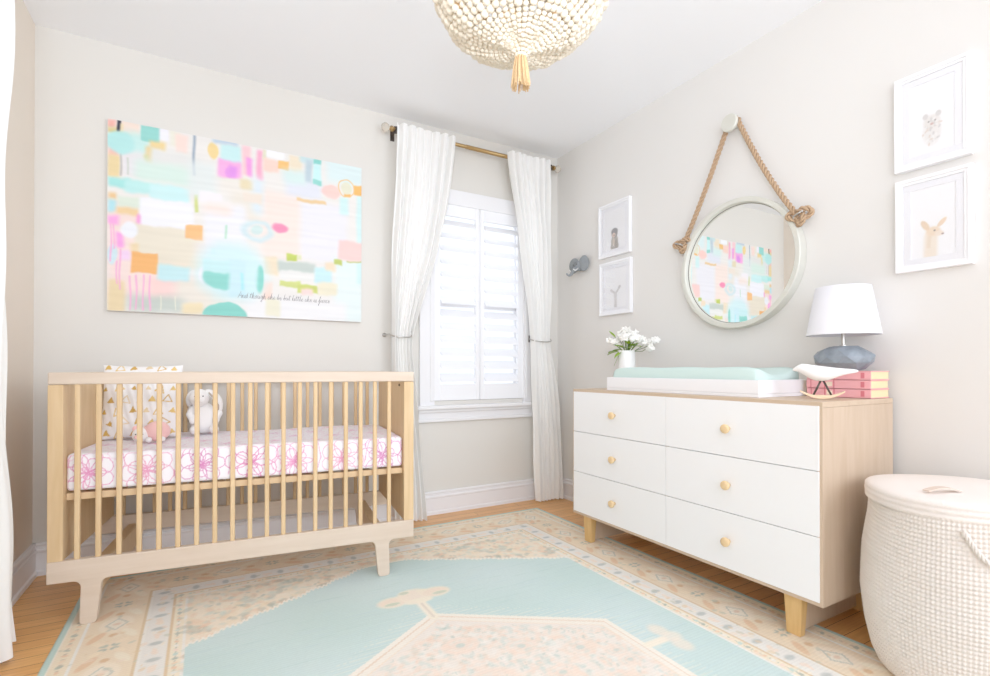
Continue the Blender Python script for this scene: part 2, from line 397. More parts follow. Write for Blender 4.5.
for sx, ex in ((-1, -.575), (1, .575)):
    G().tube([(ex, 0, 0), (ex+sx*.012, 0, 0)], .017, 16).tube([(ex+sx*.012, 0, 0), (ex+sx*.02, 0, 0)], .010, 16).build('finial_collar', M['brass'], rod, smooth=False)
    G().ball((ex+sx*.043, 0, 0), .026, 10, 7).build('finial', M['crystal'], rod, label='clear faceted glass finial')
    bx = ex-sx*.02
    G().box(bx-.006, bx+.006, -.012, .072, -.006, .004).box(bx-.012, bx+.012, .064, .072, -.04, .03).tube([(bx, .0, -.018), (bx, .0, .014)], .014, 12).build('rod_bracket', M['dark'], rod)
def holdback(x0, x1, lab):
    t = thing('curtain_holdback', lab, 'holdback', (x0, YB, 1.09))
    w = x1-x0
    path = []
    for i in range(25):
        a = PI*i/24
        path.append((w/2-(w/2)*math.cos(a), -.10-.052*math.sin(a), .012-.02*math.sin(a)))
    G().tube([(0, 0, .012)]+path, .004, 8).build('hook_arm', M['silver'], t, smooth=True)
    G().lathe([(.012, 0), (.013, .003), (.008, .006), (0, .007)], 20, Matrix.Rotation(PI/2, 4, 'X')).xf(Matrix.Translation((0, -.001, .012))).build('rosette', M['silver'], t, smooth=True)
    G().tube([(w+.0, -.10, -.010), (w, -.10, .034)], .005, 8).build('hook_end', M['dark'], t, smooth=True)
holdback(.918, 1.05, 'nickel holdback hook around the curtain nearest the crib')
holdback(2.055, 1.88, 'nickel holdback hook around the curtain near the corner')

# ---------------------------------------------------------------- rug
def rug():
    hx, hy = 1.145, 1.525; cx, cy = .72, 1.18
    c = Canvas(-hx, hx, -hy, hy, .0045, (240, 217, 184))
    X, Y = c.X, c.Y; ax, ay = np.abs(X), np.abs(Y); d = np.minimum(hx-ax, hy-ay)
    nz = R_.rand(*X.shape)
    def zone(m, col, al=1.0): mm = m.astype(float)*al; c.a = c.a*(1-mm[..., None])+np.array(col)*mm[..., None]
    cream = (243, 234, 216); peach = (240, 214, 182); sage = (176, 182, 168); white = (243, 238, 228); tan = (226, 200, 162); aqua = (202, 222, 218)
    zone(d < .020, (190, 214, 205)); zone((d > .02) & (d < .027), cream); zone((d > .027) & (d < .078), (242, 226, 198))
    zone((d > .070) & (d < .078), white)
    zone((d > .078) & (d < .245), (241, 221, 192)); zone((d > .235) & (d < .245), tan); zone((d > .245) & (d < .253), white)
    zone((d > .253) & (d < .330), (238, 233, 224)); zone((d > .322) & (d < .33), tan); zone((d > .33) & (d < .368), (244, 231, 206)); zone((d > .362) & (d < .370), white)
    fx, fy = hx-.370, hy-.435
    spand = (ax < fx) & (ay > 0) & (d > .370)
    zone(spand, (243, 228, 205))
    r = np.random.RandomState(11)
    rot = [sage, peach, (236, 200, 164), white, (246, 222, 204), (196, 214, 204)]
    def blob(x, y, s, col, ang=None, al=.9): c.ell(x, y, s, s*(.45+.4*r.rand()), col, .3, al, r.rand()*PI if ang is None else ang)
    # rosettes and motifs along the bands
    def along(dd, step, fn):
        n = int(2*(hy-dd)/step); st = 2*(hy-dd)/n
        for k in range(n+1):
            for sx in (-1, 1): fn(sx*(hx-dd), -(hy-dd)+st*k, 0, k)
        n = int(2*(hx-dd)/step); st = 2*(hx-dd)/n
        for k in range(1, n):
            for sy in (-1, 1): fn(-(hx-dd)+st*k, sy*(hy-dd), 1, k)
    def guard(x, y, o, k):
        blob(x, y, .011, rot[k % 3], al=.8); blob(x+.012*o, y+.012*(1-o), .006, (206, 190, 168))
    along(.048, .034, guard)
    def fine(x, y, o, k): blob(x, y, .009, rot[(k*5) % 6], al=.9); blob(x+.013*o, y+.013*(1-o), .005, sage, al=.7)
    along(.347, .028, fine)
    def oval(x, y, o, k):
        a = 0 if not o else PI/2
        c.ell(x, y, .020, .012, (186, 190, 184), .4, .8, a)
        for s in (-1, 1): blob(x+s*.045*o, y+s*.045*(1-o), .014, (244, 224, 204), al=.8)
    along(.289, .105, oval)
    def rosette(x, y, o, k):
        big = k % 2 == 0; a = 0 if o else PI/2
        if big:
            c.ell(x, y, .066, .05, (246, 230, 206), .12, .9, a); c.poly([(x-.05, y), (x, y+.036), (x+.05, y), (x, y-.036)] if o else [(x-.036, y), (x, y+.05), (x+.036, y), (x, y-.05)], (190, 194, 182), .6)
            c.poly([(x-.040, y), (x, y+.027), (x+.040, y), (x, y-.027)] if o else [(x-.027, y), (x, y+.040), (x+.027, y), (x, y-.040)], (245, 234, 214), .95); c.ell(x, y, .012, .009, (232, 200, 170), .3, .7)
        else:
            for i in range(2):
                for s in (-1, 1):
                    c.ell(x+s*.016, y+(i*2-1)*.014, .012, .009, (170, 180, 168), .3, .85)
            for i in range(4):
                an = PI/4+i*PI/2; c.ell(x+.042*math.cos(an), y+.042*math.sin(an), .022, .011, (246, 226, 196), .25, .9, an)
        for s in (-1, 1):
            px, py = x+s*.085*o, y+s*.085*(1-o)
            c.ell(px+(.045*(1-o)), py+.045*o, .04, .014, (246, 233, 208), .25, .85, a+.5)
            c.ell(px-(.045*(1-o)), py-.045*o, .04, .014, (234, 196, 158), .25, .6, a-.5)
            c.ell(px, py, .012, .012, (226, 190, 150), .3, .8)
    along(.160, .165, rosette)
    for i in range(2600):       # worn flecks in the wide border
        x = (r.rand()*2-1)*hx; y = (r.rand()*2-1)*hy; dd = min(hx-abs(x), hy-abs(y))
        if .03 < dd < .37: blob(x, y, .004+.010*r.rand(), [(246, 232, 208), (232, 204, 164), (200, 200, 180), (244, 222, 200)][r.randint(4)], al=.55)
    # spandrels: floral, then the aqua field with a stepped edge
    for i in range(1500):
        x = r.rand()*fx; y = .55+r.rand()*(fy+.07-.55)
        col = [(246, 234, 214), (236, 200, 168), sage, (240, 222, 190), (206, 216, 204)][r.randint(5)]; s = .005+.016*r.rand(); an = r.rand()*PI
        for sx in (-1, 1):
            for sy in (-1, 1): c.ell(sx*x, sy*y, s*1.2, s*.7, col, .4, .42, sx*sy*an)
    wob = .005*np.sign(np.sin(ax*2*PI/.018))+.006*np.sin(ax*2*PI/.105)
    edge = 1.14-.53*ax+wob
    field = (ax < fx) & (ay < fy) & (ay < edge)
    ln = (ax < fx+.0) & (ay < np.minimum(edge, fy)+.016) & ~field & (d > .37)
    zone(ln, (246, 238, 222))
    zone(field, aqua)
    shade_ = np.sin(Y*9+np.sin(X*5)*1.2)*3+np.sin(X*13+Y*4)*2
    c.a[field] += (shade_[field])[:, None]*np.array([1, .6, .9])
    for i in range(900):
        x = (r.rand()*2-1)*fx; y = (r.rand()*2-1)*fy
        if abs(y) < 1.10-.53*abs(x): c.ell(x, y, .03+.05*r.rand(), .0035, [(206, 228, 222), (186, 212, 206), (194, 216, 218)][r.randint(3)], .4, .35)
    # medallion
    mt = .55-.66*ax; med = (ay < mt) & (ax < .53)
    comb = ((ay < mt+.05+.03*(np.sin(ax*310) > 0)) & (ax < .56+.03*(np.sin(Y*310) > 0)) & field)
    comb &= np.where(ay > .2, np.sin((ay)*2*PI/.021) > .55, np.sin((ay)*2*PI/.021) > .55)
    zone(comb & ~med, (226, 232, 220), .55)
    zone(med, (246, 238, 224)); med2 = (ay < mt-.022) & (ax < .512)
    zone(med2, (234, 214, 192)); med3 = (ay < mt-.030) & (ax < .506); zone(med3, (245, 236, 222))
    med4 = (ay < mt-.055) & (ax < .488); zone(med4, (242, 226, 206)); med5 = (ay < mt-.062) & (ax < .482); zone(med5, (240, 230, 218))
    for i in range(1300):
        x = r.rand()*.48; y = r.rand()*.5
        if y < .47-.66*x:
            k = r.randint(6); col = [(244, 222, 202), (246, 240, 230), (238, 208, 184), (200, 212, 202), (178, 190, 178), (246, 228, 212)][k]
            s = (.006+.014*r.rand())*(.5 if k == 4 else 1); an = r.rand()*PI
            for sx in (-1, 1):
                for sy in (-1, 1): c.ell(sx*x, sy*y, s, s*.5, col, .4, .38, sx*sy*an)
    for (x, y, s) in ((0, .30, .06), (.17, .20, .055), (0, .08, .08), (.33, .10, .06), (.2, .02, .05), (.42, .03, .04), (.1, .36, .03)):
        for sx in (-1, 1):
            for sy in (-1, 1):
                c.ell(sx*x, sy*y, s, s*.8, (244, 222, 204), .2, .7, ring=.3); c.ell(sx*x, sy*y, s*.55, s*.42, (240, 218, 200), .2, .5); c.ell(sx*x, sy*y, s*.25, s*.2, (200, 210, 200), .3, .7)
    # finials above and below the medallion
    for sy in (-1, 1):
        c.line([(0, sy*.52), (-.0, sy*.66)], .034, (246, 236, 216)); c.line([(0, sy*.52), (0, sy*.66)], .008, (226, 214, 196))
        for x, y, a, b2, col in ((-.09, .70, .055, .035, (242, 224, 204)), (0, .72, .06, .045, (244, 228, 210)), (.085, .71, .055, .035, (242, 224, 204)), (0, .665, .05, .018, (246, 236, 214)),
                                 (-.10, .685, .03, .012, (196, 206, 184)), (.10, .695, .03, .012, (200, 208, 186)), (-.03, .755, .02, .012, (196, 206, 184)), (.04, .745, .02, .01, (244, 232, 208))):
            c.ell(x, sy*y, a*1.12, b2*1.25, (246, 236, 214), .2, .9); c.ell(x, sy*y, a, b2, col, .3, .8)
    for sx in (-1, 1):        # side finials
        c.line([(sx*.53, 0), (sx*.60, 0)], .03, (246, 236, 216))
        for x, y, a, b2 in ((.63, .05, .03, .04), (.64, 0, .035, .03), (.63, -.05, .03, .04)): c.ell(sx*x, y, a, b2, (242, 230, 212), .4, .75)
        pass
    rows = (1+.018*np.sin(Y*2*PI/.012))*(1+.02*(nz-.5)); c.a *= rows[..., None]
    P = np.stack([X, Y, np.full(X.shape, .0045)+.0008*(nz-.5)], -1)
    P[0, :, 2] = P[-1, :, 2] = 0; P[:, 0, 2] = P[:, -1, 2] = 0
    o = grid_mesh('area_rug', P, c.a, M['vrug']); o.location = (cx, cy, .001)
    return tag(o, 'patterned rug with pale aqua field, cream medallion and peach borders on the wood floor', 'rug')
rug()

# ---------------------------------------------------------------- painting
def painting():
    px0, px1, pz0, pz1 = -.3892, .7739, 1.1689, 2.0487
    W, Hh = px1-px0, pz1-pz0
    t = thing('canvas_art', 'large abstract pastel painting of loose aqua, orange and pink blocks above the crib', 'painting', (px0, YB-.035, pz0))
    G().box(0, W, .001, .034, 0, Hh).build('stretcher', M['white'], t)
    c = Canvas(0, W, 0, Hh, .003, (238, 234, 228))
    # photo coordinates -> canvas: plane perspective of this wall (bilinear-rational in x)
    f, yaw, pit, cyy = 505.8, .5207, .0055, 366.33
    sn, cs = math.sin(yaw), math.cos(yaw)
    def pt(u, v):
        r = (u-495)/f; up = (cyy-v)/f; fw = math.cos(pit)-up*math.sin(pit); up = math.sin(pit)+up*math.cos(pit)
        dx, dy = r*cs+fw*sn, -r*sn+fw*cs; k = YB/dy
        return dx*k-px0, .9+up*k-pz0
    def rc(u0, v0, u1, v1, col, soft=.008, al=1):
        um, vm = (u0+u1)/2, (v0+v1)/2
        x0, _ = pt(u0, vm); x1, _ = pt(u1, vm); _, y1 = pt(um, v0); _, y0 = pt(um, v1); c.rect(x0, x1, y0, y1, col, soft, al)
    def el(u0, v0, u1, v1, col, soft=.15, al=1, ang=0, ring=None):
        um, vm = (u0+u1)/2, (v0+v1)/2
        x0, _ = pt(u0, vm); x1, _ = pt(u1, vm); _, y1 = pt(um, v0); _, y0 = pt(um, v1)
        c.ell((x0+x1)/2, (y0+y1)/2, (x1-x0)/2, (y1-y0)/2, col, soft, al, ang, ring)
    F = .012; B = .03
    X0_, Y0_ = c.X.copy(), c.Y.copy()
    c.X = c.X+.0022*np.sin(31*Y0_+3*np.sin(23*X0_)); c.Y = c.Y+.0032*np.sin(43*X0_+2*np.sin(31*Y0_))+.001*np.sin(150*X0_)
    for a in [
        (108, 205, 165, 300, (248, 222, 214), B), (135, 228, 205, 268, (234, 224, 202), F), (150, 278, 196, 302, (252, 210, 204), B, .9), (176, 280, 226, 318, (236, 228, 214), B),
        (230, 190, 262, 222, (236, 228, 214), B), (262, 195, 300, 260, (250, 226, 214), B, .8), (205, 205, 245, 250, (238, 238, 244), B), (285, 180, 320, 200, (226, 229, 240), B),
        (300, 205, 345, 262, (236, 234, 240), B), (325, 162, 362, 186, (220, 240, 240), B), (333, 260, 362, 324, (228, 242, 240), B), (245, 300, 345, 322, (240, 240, 240), B), (220, 165, 250, 195, (238, 232, 222), B),
        (121, 125, 141, 141, (245, 222, 205), F), (109, 122, 117, 130, (246, 172, 158), F), (109, 130, 122, 136, (226, 205, 140), F), (118, 123, 121.7, 134.5, (50, 50, 64), .004), (121, 127, 124, 136, (240, 218, 170), .006),
        (128, 136, 150, 156, (196, 238, 232), B), (142, 129, 160, 145.5, (140, 214, 204), .006), (160, 132, 169, 144, (240, 240, 250), F), (170, 134, 181, 150, (236, 232, 214), F), (176, 137, 188, 156, (250, 220, 208), F),
        (150, 144, 166, 152, (242, 212, 142), F), (146, 150, 153, 165, (240, 210, 136), F), (144, 158, 149, 163, (208, 214, 110), F), (122, 156, 146, 178, (232, 228, 232), B), (109, 150, 120, 159, (248, 190, 178), F),
        (109, 157, 121, 179, (238, 212, 154), F), (120.8, 155, 122.8, 178, (190, 186, 184), .004), (127.5, 160, 129.5, 178, (205, 210, 200), .004), (150, 155, 200, 172, (226, 228, 224), B, .7), (135, 166, 192, 186, (214, 238, 226), B),
        (109, 180, 132, 190, (160, 232, 226), F), (126, 184, 160, 196, (184, 238, 234), F), (150, 188, 190, 203, (200, 242, 242), F), (109, 195, 118, 201, (238, 196, 138), F), (109, 201, 117, 213, (172, 226, 236), F), (118, 199, 146, 211, (220, 232, 214), F),
        (117, 210, 140, 217, (242, 206, 150), F), (140, 203, 193, 229, (243, 243, 251), F), (193, 138, 195.3, 178, (140, 158, 178), .007), (195, 196, 198.5, 214, (208, 218, 128), .006), (188, 165, 216, 200, (224, 234, 232), B, .8), (200, 195, 222, 205, (246, 240, 244), F), (203, 205, 232, 216, (250, 228, 214), B, .8),
        (220, 148, 241, 165, (196, 238, 238), F), (213, 143, 238, 147, (184, 206, 224), F), (218, 163, 241, 180, (250, 170, 226), F), (229, 168, 237, 180, (228, 140, 232), F), (242, 148, 250, 178, (252, 200, 206), F), (246, 160, 252, 179, (244, 150, 224), F),
        (256, 153, 262, 182, (252, 170, 200), F), (262, 153, 266, 162, (228, 222, 190), .006), (266, 153, 283, 161, (248, 248, 250), F), (263, 162, 278, 174, (252, 212, 196), F), (277, 163, 288, 172, (250, 192, 110), .006), (288, 159, 301, 173, (242, 226, 196), F),
        (283, 173, 306, 186, (214, 238, 234), B), (299, 159, 320, 166, (200, 226, 228), F), (304.5, 162, 311, 185, (186, 208, 218), F), (312, 162, 320, 167, (128, 212, 200), .006), (312, 167, 320, 183, (198, 244, 244), .008), (312, 182, 320, 187, (140, 216, 204), .006),
        (240, 182, 252, 191, (234, 218, 176), F), (252, 180, 262, 216, (220, 234, 242), B), (296, 201.5, 325, 205, (240, 204, 150), .006), (338, 199, 347, 216, (206, 240, 238), F), (355, 198, 361, 285, (208, 240, 238), F), (352, 188, 361, 198, (252, 186, 100), .006), (343, 195, 349, 199, (250, 184, 100), .005),
        (109, 217, 120, 226, (250, 164, 224), F), (138, 216, 141.5, 226, (248, 140, 214), F), (117, 234, 125, 249, (250, 158, 226), F), (120, 252, 131, 262, (246, 208, 240), F), (131, 245, 139, 254, (240, 214, 168), F),
        (186, 227, 203, 241, (250, 188, 122), .006), (132, 254, 158, 274.5, (250, 178, 104), .006), (158, 267, 190, 282, (190, 232, 236), F), (109, 281, 126, 312, (238, 214, 166), F), (128, 297, 184, 313, (196, 206, 196), B), (183, 304, 203, 314, (240, 222, 178), F),
        (224.5, 227, 226.5, 240, (176, 226, 196), .006), (211, 250, 216, 256, (178, 234, 226), .006),
        (286, 255, 296, 262, (192, 208, 92), .007), (296, 256, 300, 261, (224, 228, 180), .007), (275, 263, 314, 273, (196, 208, 200), F), (313, 269, 330, 284, (196, 236, 242), F), (324, 264, 334, 272, (244, 222, 190), F), (279, 282, 300, 288, (210, 220, 128), .007), (296, 286, 317, 294, (206, 216, 112), .007), (317, 284, 336, 296, (238, 230, 200), F),
        (333, 261, 341, 266, (190, 204, 104), .006), (345, 262, 361, 264, (196, 210, 130), .004), (337, 243, 361, 262, (253, 206, 200), F), (263, 258, 277, 276, (240, 222, 190), F), (262, 283, 271, 301, (250, 218, 202), F), (265, 300, 279, 317, (238, 234, 208), F), (243, 195, 262, 205, (240, 226, 210), F),
        (279, 273, 312, 281, (236, 236, 232), F), (300, 290, 312, 296, (250, 214, 208), F), (196, 243, 224, 262, (238, 234, 240), B, .6)]:
        rc(*a[:4], a[4], a[5], a[6] if len(a) > 6 else 1)
    el(106, 134, 136, 156, (176, 234, 230), .2); el(208, 145, 218, 162, (244, 212, 140), .2); el(122, 224, 139, 239, (240, 242, 248), .25); el(109, 245, 118, 265, (206, 232, 240), .2)
    el(196, 244, 266, 302, (205, 240, 244), .3, .9); el(199, 268, 212, 284, (236, 240, 246), .3); el(203, 266, 240, 291, (134, 214, 202), .12); rc(203, 262, 242, 274, (196, 238, 240), .01); rc(229, 262, 246, 298, (200, 236, 244), .014); rc(240, 274, 243.5, 291, (170, 236, 244), .006)
    el(254, 267, 263.5, 293, (134, 216, 202), .2); rc(246, 262, 257, 296, (206, 240, 244), .012, .9)
    el(203, 303, 247, 330, (128, 212, 198), .07); el(241, 222, 273, 243, (200, 228, 234), .25, .9, ring=.35); el(250, 227, 262, 236, (206, 230, 226), .3)
    el(272, 225, 287, 234, (252, 138, 176), .3); el(320, 187, 339, 200, (253, 206, 196), .2); el(337, 181, 353, 199, (246, 196, 120), .08, 1, 0, ring=.12); el(340, 184, 350, 196, (230, 228, 200), .2)
    el(225, 170, 233, 180, (228, 140, 232), .4, .8)
    for u, a, b2 in ((131, 276, 311), (137, 276, 311), (144, 276, 311), (150.5, 277, 311), (112, 225, 262), (115, 225, 250), (118, 262, 285), (121, 250, 290)):
        rc(u-.9, a, u+.9, b2, (250, 168, 214), .003, .85)
    for u in (161, 176): rc(u-.5, 297, u+.5, 311, (238, 236, 214), .003)
    c.X, c.Y = X0_, Y0_
    # brush streaks
    r = np.random.RandomState(3)
    st = np.zeros(c.X.shape)
    for i in range(60):
        k = 20+r.rand()*260; st += np.sin(c.Y*k+r.rand()*6+np.sin(c.X*(3+r.rand()*9))*2)/60
    c.a += st[..., None]*14
    # whole painting a little more vivid than the washed photograph
    g_ = c.a.mean(-1, keepdims=True); c.a = np.clip((g_+(c.a-g_)*.93)*.965, 0, 250)
    P = np.stack([c.X, np.zeros(c.X.shape), c.Y], -1)
    grid_mesh('painted_canvas', P, c.a, M['vart'], t)
    # the handwritten line
    GL = {'A': [[(0, 0), (.35, 1), (.6, 0)], [(.12, .35), (.52, .4)]], 'n': [[(0, .5), (.08, 0), (.1, .35), (.25, .5), (.35, .4), (.38, 0), (.5, .1)]], 'd': [[(.35, .42), (.15, .5), (.03, .2), (.12, 0), (.3, .12), (.42, 1), (.38, .1), (.5, .05)]],
          't': [[(0, .1), (.18, .9), (.15, .1), (.3, .05)], [(0, .6), (.35, .65)]], 'h': [[(0, .1), (.18, 1), (.1, 0), (.15, .35), (.3, .48), (.36, 0), (.5, .08)]], 'o': [[(.2, .5), (.03, .25), (.15, 0), (.35, .2), (.25, .48), (.45, .42)]],
          'u': [[(0, .48), (.05, .05), (.22, .03), (.32, .48), (.33, .05), (.45, .05)]], 'g': [[(.35, .42), (.12, .5), (.04, .15), (.25, .1), (.38, .5), (.3, -.45), (.08, -.4), (.45, .05)]], 's': [[(0, .05), (.18, .5), (.25, .15), (.08, 0), (.4, .08)]],
          'e': [[(.02, .15), (.3, .3), (.2, .5), (.05, .25), (.15, 0), (.4, .1)]], 'b': [[(0, .1), (.18, 1), (.1, .05), (.28, .05), (.3, .35), (.15, .3), (.42, .35)]], 'l': [[(0, .1), (.2, .95), (.12, .6), (.12, .02), (.28, .08)]],
          'i': [[(0, .1), (.12, .48), (.12, .03), (.26, .08)], [(.14, .68), (.16, .7)]], 'r': [[(0, .1), (.08, .48), (.22, .42), (.2, .02), (.34, .08)]], 'c': [[(.3, .42), (.14, .5), (.03, .2), (.15, 0), (.36, .1)]],
          'f': [[(0, .1), (.3, 1), (.2, .9), (.08, -.5), (.0, -.4), (.3, .1)]]}
    g = G(); x0, zb = pt(237.5, 298.5); x1, zb1 = pt(328.5, 304.0)
    txt = 'And though she be but little she is fierce'; wd = sum((.28 if ch == ' ' else max(p[0] for s_ in GL[ch] for p in s_)+.03) for ch in txt)
    sc = (x1-x0)/wd; cur = 0; hs = .034
    for ch in txt:
        if ch == ' ': cur += .28; continue
        for s_ in GL[ch]:
            pth = [(x0+(cur+p[0]+.18*p[1])*sc, -.0008, zb+(zb1-zb)*cur/wd+p[1]*hs) for p in s_]
            g.tube(pth, .0009, 5)
        cur += max(p[0] for s_ in GL[ch] for p in s_)+.03
    g.build('handwriting', pmat('ink', (120, 114, 120), .7), t, label='thin grey handwritten line near the bottom edge')
painting()

# ---------------------------------------------------------------- crib
crib = thing('baby_crib', 'natural birch crib with slatted sides standing on the rug under the painting', 'crib', (-.4689, 2.2679, 0), -.1135)
CL, CD = 1.28, .61
def fill(pts, r, k=4): return pts
def side(y0, y1, zlift):
    # top rail is shared; bottom rail
    G().box(-.001, CL, y0, y1, .160, .235).build('bottom_rail', M['cribrail'], crib, bevel=.003)
    for cxl, sp in ((.1235, -1), (1.142, 1)):
        r = .022; w = .029
        pts = []
        for i in range(5):
            a = PI/2*i/4; pts.append((cxl-w-r+r*math.sin(a), .160-r+r*math.cos(a)))
        # down the outer edge with a rounded foot
        xb = cxl+sp*.008
        wl = .025
        foot = [(xb-wl, zlift+.010), (xb-wl+.004, zlift+.003), (xb-wl+.012, zlift), (xb+wl-.012, zlift), (xb+wl-.004, zlift+.003), (xb+wl, zlift+.010)]
        pts += foot
        for i in range(5):
            a = PI/2*(1-i/4); pts.append((cxl+w+r-r*math.sin(a), .160-r+r*math.cos(a)))
        pts += [(cxl+w+r, .165), (cxl-w-r, .165)]
        G().prism(pts, y0+.0005, y1-.0005, 'y').build('leg', M['cribrail'], crib, bevel=.002)
side(0, .028, .006); side(CD-.028, CD, .0)
for x0, x1 in ((0, .043), (CL-.043, CL)):
    G().box(x0, x1, .0015, CD-.0015, .235, .845).build('end_panel', M['crib'], crib, bevel=.002)
    G().box(x0, x1, .0, CD, .846, .888).build('end_rail', M['cribrail'], crib, bevel=.004)
for y0, y1 in ((0, .034), (CD-.034, CD)):
    G().box(.0005, CL-.0005, y0-.0005, y1+.0005, .8465, .8885).build('top_rail', M['cribrail'], crib, bevel=.004)
for k in range(19):
    x = .0805+k*.0607
    for yc in (.0145, CD-.0145):
        G().box(x-.0082, x+.0082, yc-.009, yc+.009, .233, .848).build('slat', M['crib'], crib, bevel=.004)
for cxl in (.1235, 1.142):
    G().box(cxl-.02, cxl+.02, .028, CD-.028, .105, .195).build('foot_stretcher', M['crib'], crib, bevel=.004)
g = G().box(.044, CL-.044, .031, .05, .438, .462).box(.044, CL-.044, CD-.05, CD-.031, .438, .462)
for k in range(14): g.box(.08+k*.082, .12+k*.082, .05, CD-.05, .448, .456)
g.build('mattress_support', M['sheetplain'], crib, bevel=.002)
G().ball((1.237, .09, .828), (.006, .006, .006)).build('bolt', M['dark'], crib, label='small dark metal bolt head inside the end panel')

# mattress with printed sheet
def mattress():
    x0, x1, y0, y1, z0, z1 = .0440, 1.2360, .0245, .585, .464, .600
    ch = Canvas(x0-.2, x1+.2, 0, .75, .0021, (240, 236, 240))
    r = np.random.RandomState(4)
    pinks = [(212, 120, 170), (222, 140, 182), (224, 150, 180), (206, 126, 176)]
    def flower(cx, cy, s, col, wd, al):
        for ring, n in ((1, 7), (.62, 5), (.3, 3)):
            off = r.rand()*6
            for k in range(n):
                a = off+2*PI*k/n; px, py = cx+s*ring*.55*math.cos(a), cy+s*ring*.55*math.sin(a)
                pts = []
                L = s*ring*(.42+.14*r.rand()); w = L*(.6+.2*r.rand())
                for i in range(13):
                    t = 2*PI*i/12; u = L*math.cos(t); v = w*math.sin(t)*(1+.25*math.cos(t))
                    pts.append((px+u*math.cos(a)-v*math.sin(a), py+u*math.sin(a)+v*math.cos(a)))
                ch.line(pts, wd, col, al)
    k = 0
    for row, y in enumerate((.055, .20, .34, .48, .62)):
        for i in range(9):
            x = x0-.12+i*.172+(row % 2)*.086+r.rand()*.02
            flower(x, y+r.rand()*.015, .075+.02*r.rand(), pinks[k % 4], .0029, .7 if row == 0 else .22); k += 1
            pts = [(x+.09, y-.03)]
            for q in range(5): pts.append((pts[-1][0]+.02*(r.rand()-.3), pts[-1][1]+.022))
            ch.line(pts, .0028, pinks[(k+1) % 4], .6 if row == 0 else .2)
    g = G(); cols = []
    R0 = .016
    def face(nu, nv, fn, uvf):
        V = []
        for j in range(nv+1):
            for i in range(nu+1):
                p = fn(i/nu, j/nv); q = [min(max(p[0], x0+R0), x1-R0), min(max(p[1], y0+R0), y1-R0), min(max(p[2], z0+.02), z1-R0)]
                d = Vector(p)-Vector(q)
                rr = R0
                if d.length > 1e-9:
                    d.normalize(); pp = Vector(q)+d*(R0 if p[2] > z0+.03 else R0); V.append(pp)
                else: V.append(Vector(p))
                V[-1].z = max(V[-1].z, z0); V[-1].z += .004*math.sin(9*V[-1].x+2)*math.sin(7*V[-1].y) if V[-1].z > z1-.01 else 0
                s, l = uvf(p); ii = min(max(int((l-ch.x0)/ch.res), 0), ch.nx-1); jj = min(max(int(s/ch.res), 0), ch.ny-1); cols.append(ch.a[jj, ii])
        g.add(V, [(j*(nu+1)+i, j*(nu+1)+i+1, (j+1)*(nu+1)+i+1, (j+1)*(nu+1)+i) for j in range(nv) for i in range(nu)])
    h = z1-z0
    face(620, 66, lambda a, b: (x0+(x1-x0)*a, y0, z0+h*b), lambda p: (p[2]-z0, p[0]))
    face(300, 130, lambda a, b: (x0+(x1-x0)*a, y0+(y1-y0)*b, z1), lambda p: (h+p[1]-y0, p[0]))
    face(100, 24, lambda a, b: (x0+(x1-x0)*a, y1, z0+h*b), lambda p: (p[2]-z0, p[0]))
    face(100, 24, lambda a, b: (x0, y0+(y1-y0)*a, z0+h*b), lambda p: (p[2]-z0, x0+(p[1]-y0)))
    face(100, 24, lambda a, b: (x1, y0+(y1-y0)*a, z0+h*b), lambda p: (p[2]-z0, x1-(p[1]-y0)))
    face(20, 10, lambda a, b: (x0+(x1-x0)*a, y0+(y1-y0)*b, z0), lambda p: (0.01, p[0]))
    me = bpy.data.meshes.new('crib_mattress'); me.from_pydata([tuple(v) for v in g.v], [], g.f)
    setcol(me, np.array(cols)); me.polygons.foreach_set('use_smooth', [True]*len(me.polygons)); me.materials.append(M['vfab'])
    o = bpy.data.objects.new('crib_mattress', me); C.objects.link(o)
    o.location = (-.4689, 2.2679, 0); o.rotation_euler = (0, 0, -.1135)
    tag(o, 'crib mattress in a white fitted sheet printed with magenta line-drawn flowers', 'mattress')
mattress()
CM = Matrix.Translation((-.4689, 2.2679, 0))@Matrix.Rotation(-.1135, 4, 'Z')
def in_crib(name, label, cat, x, y, z, rz=0):
    p = CM@Vector((x, y, z)); return thing(name, label, cat, p, -.1135+rz)

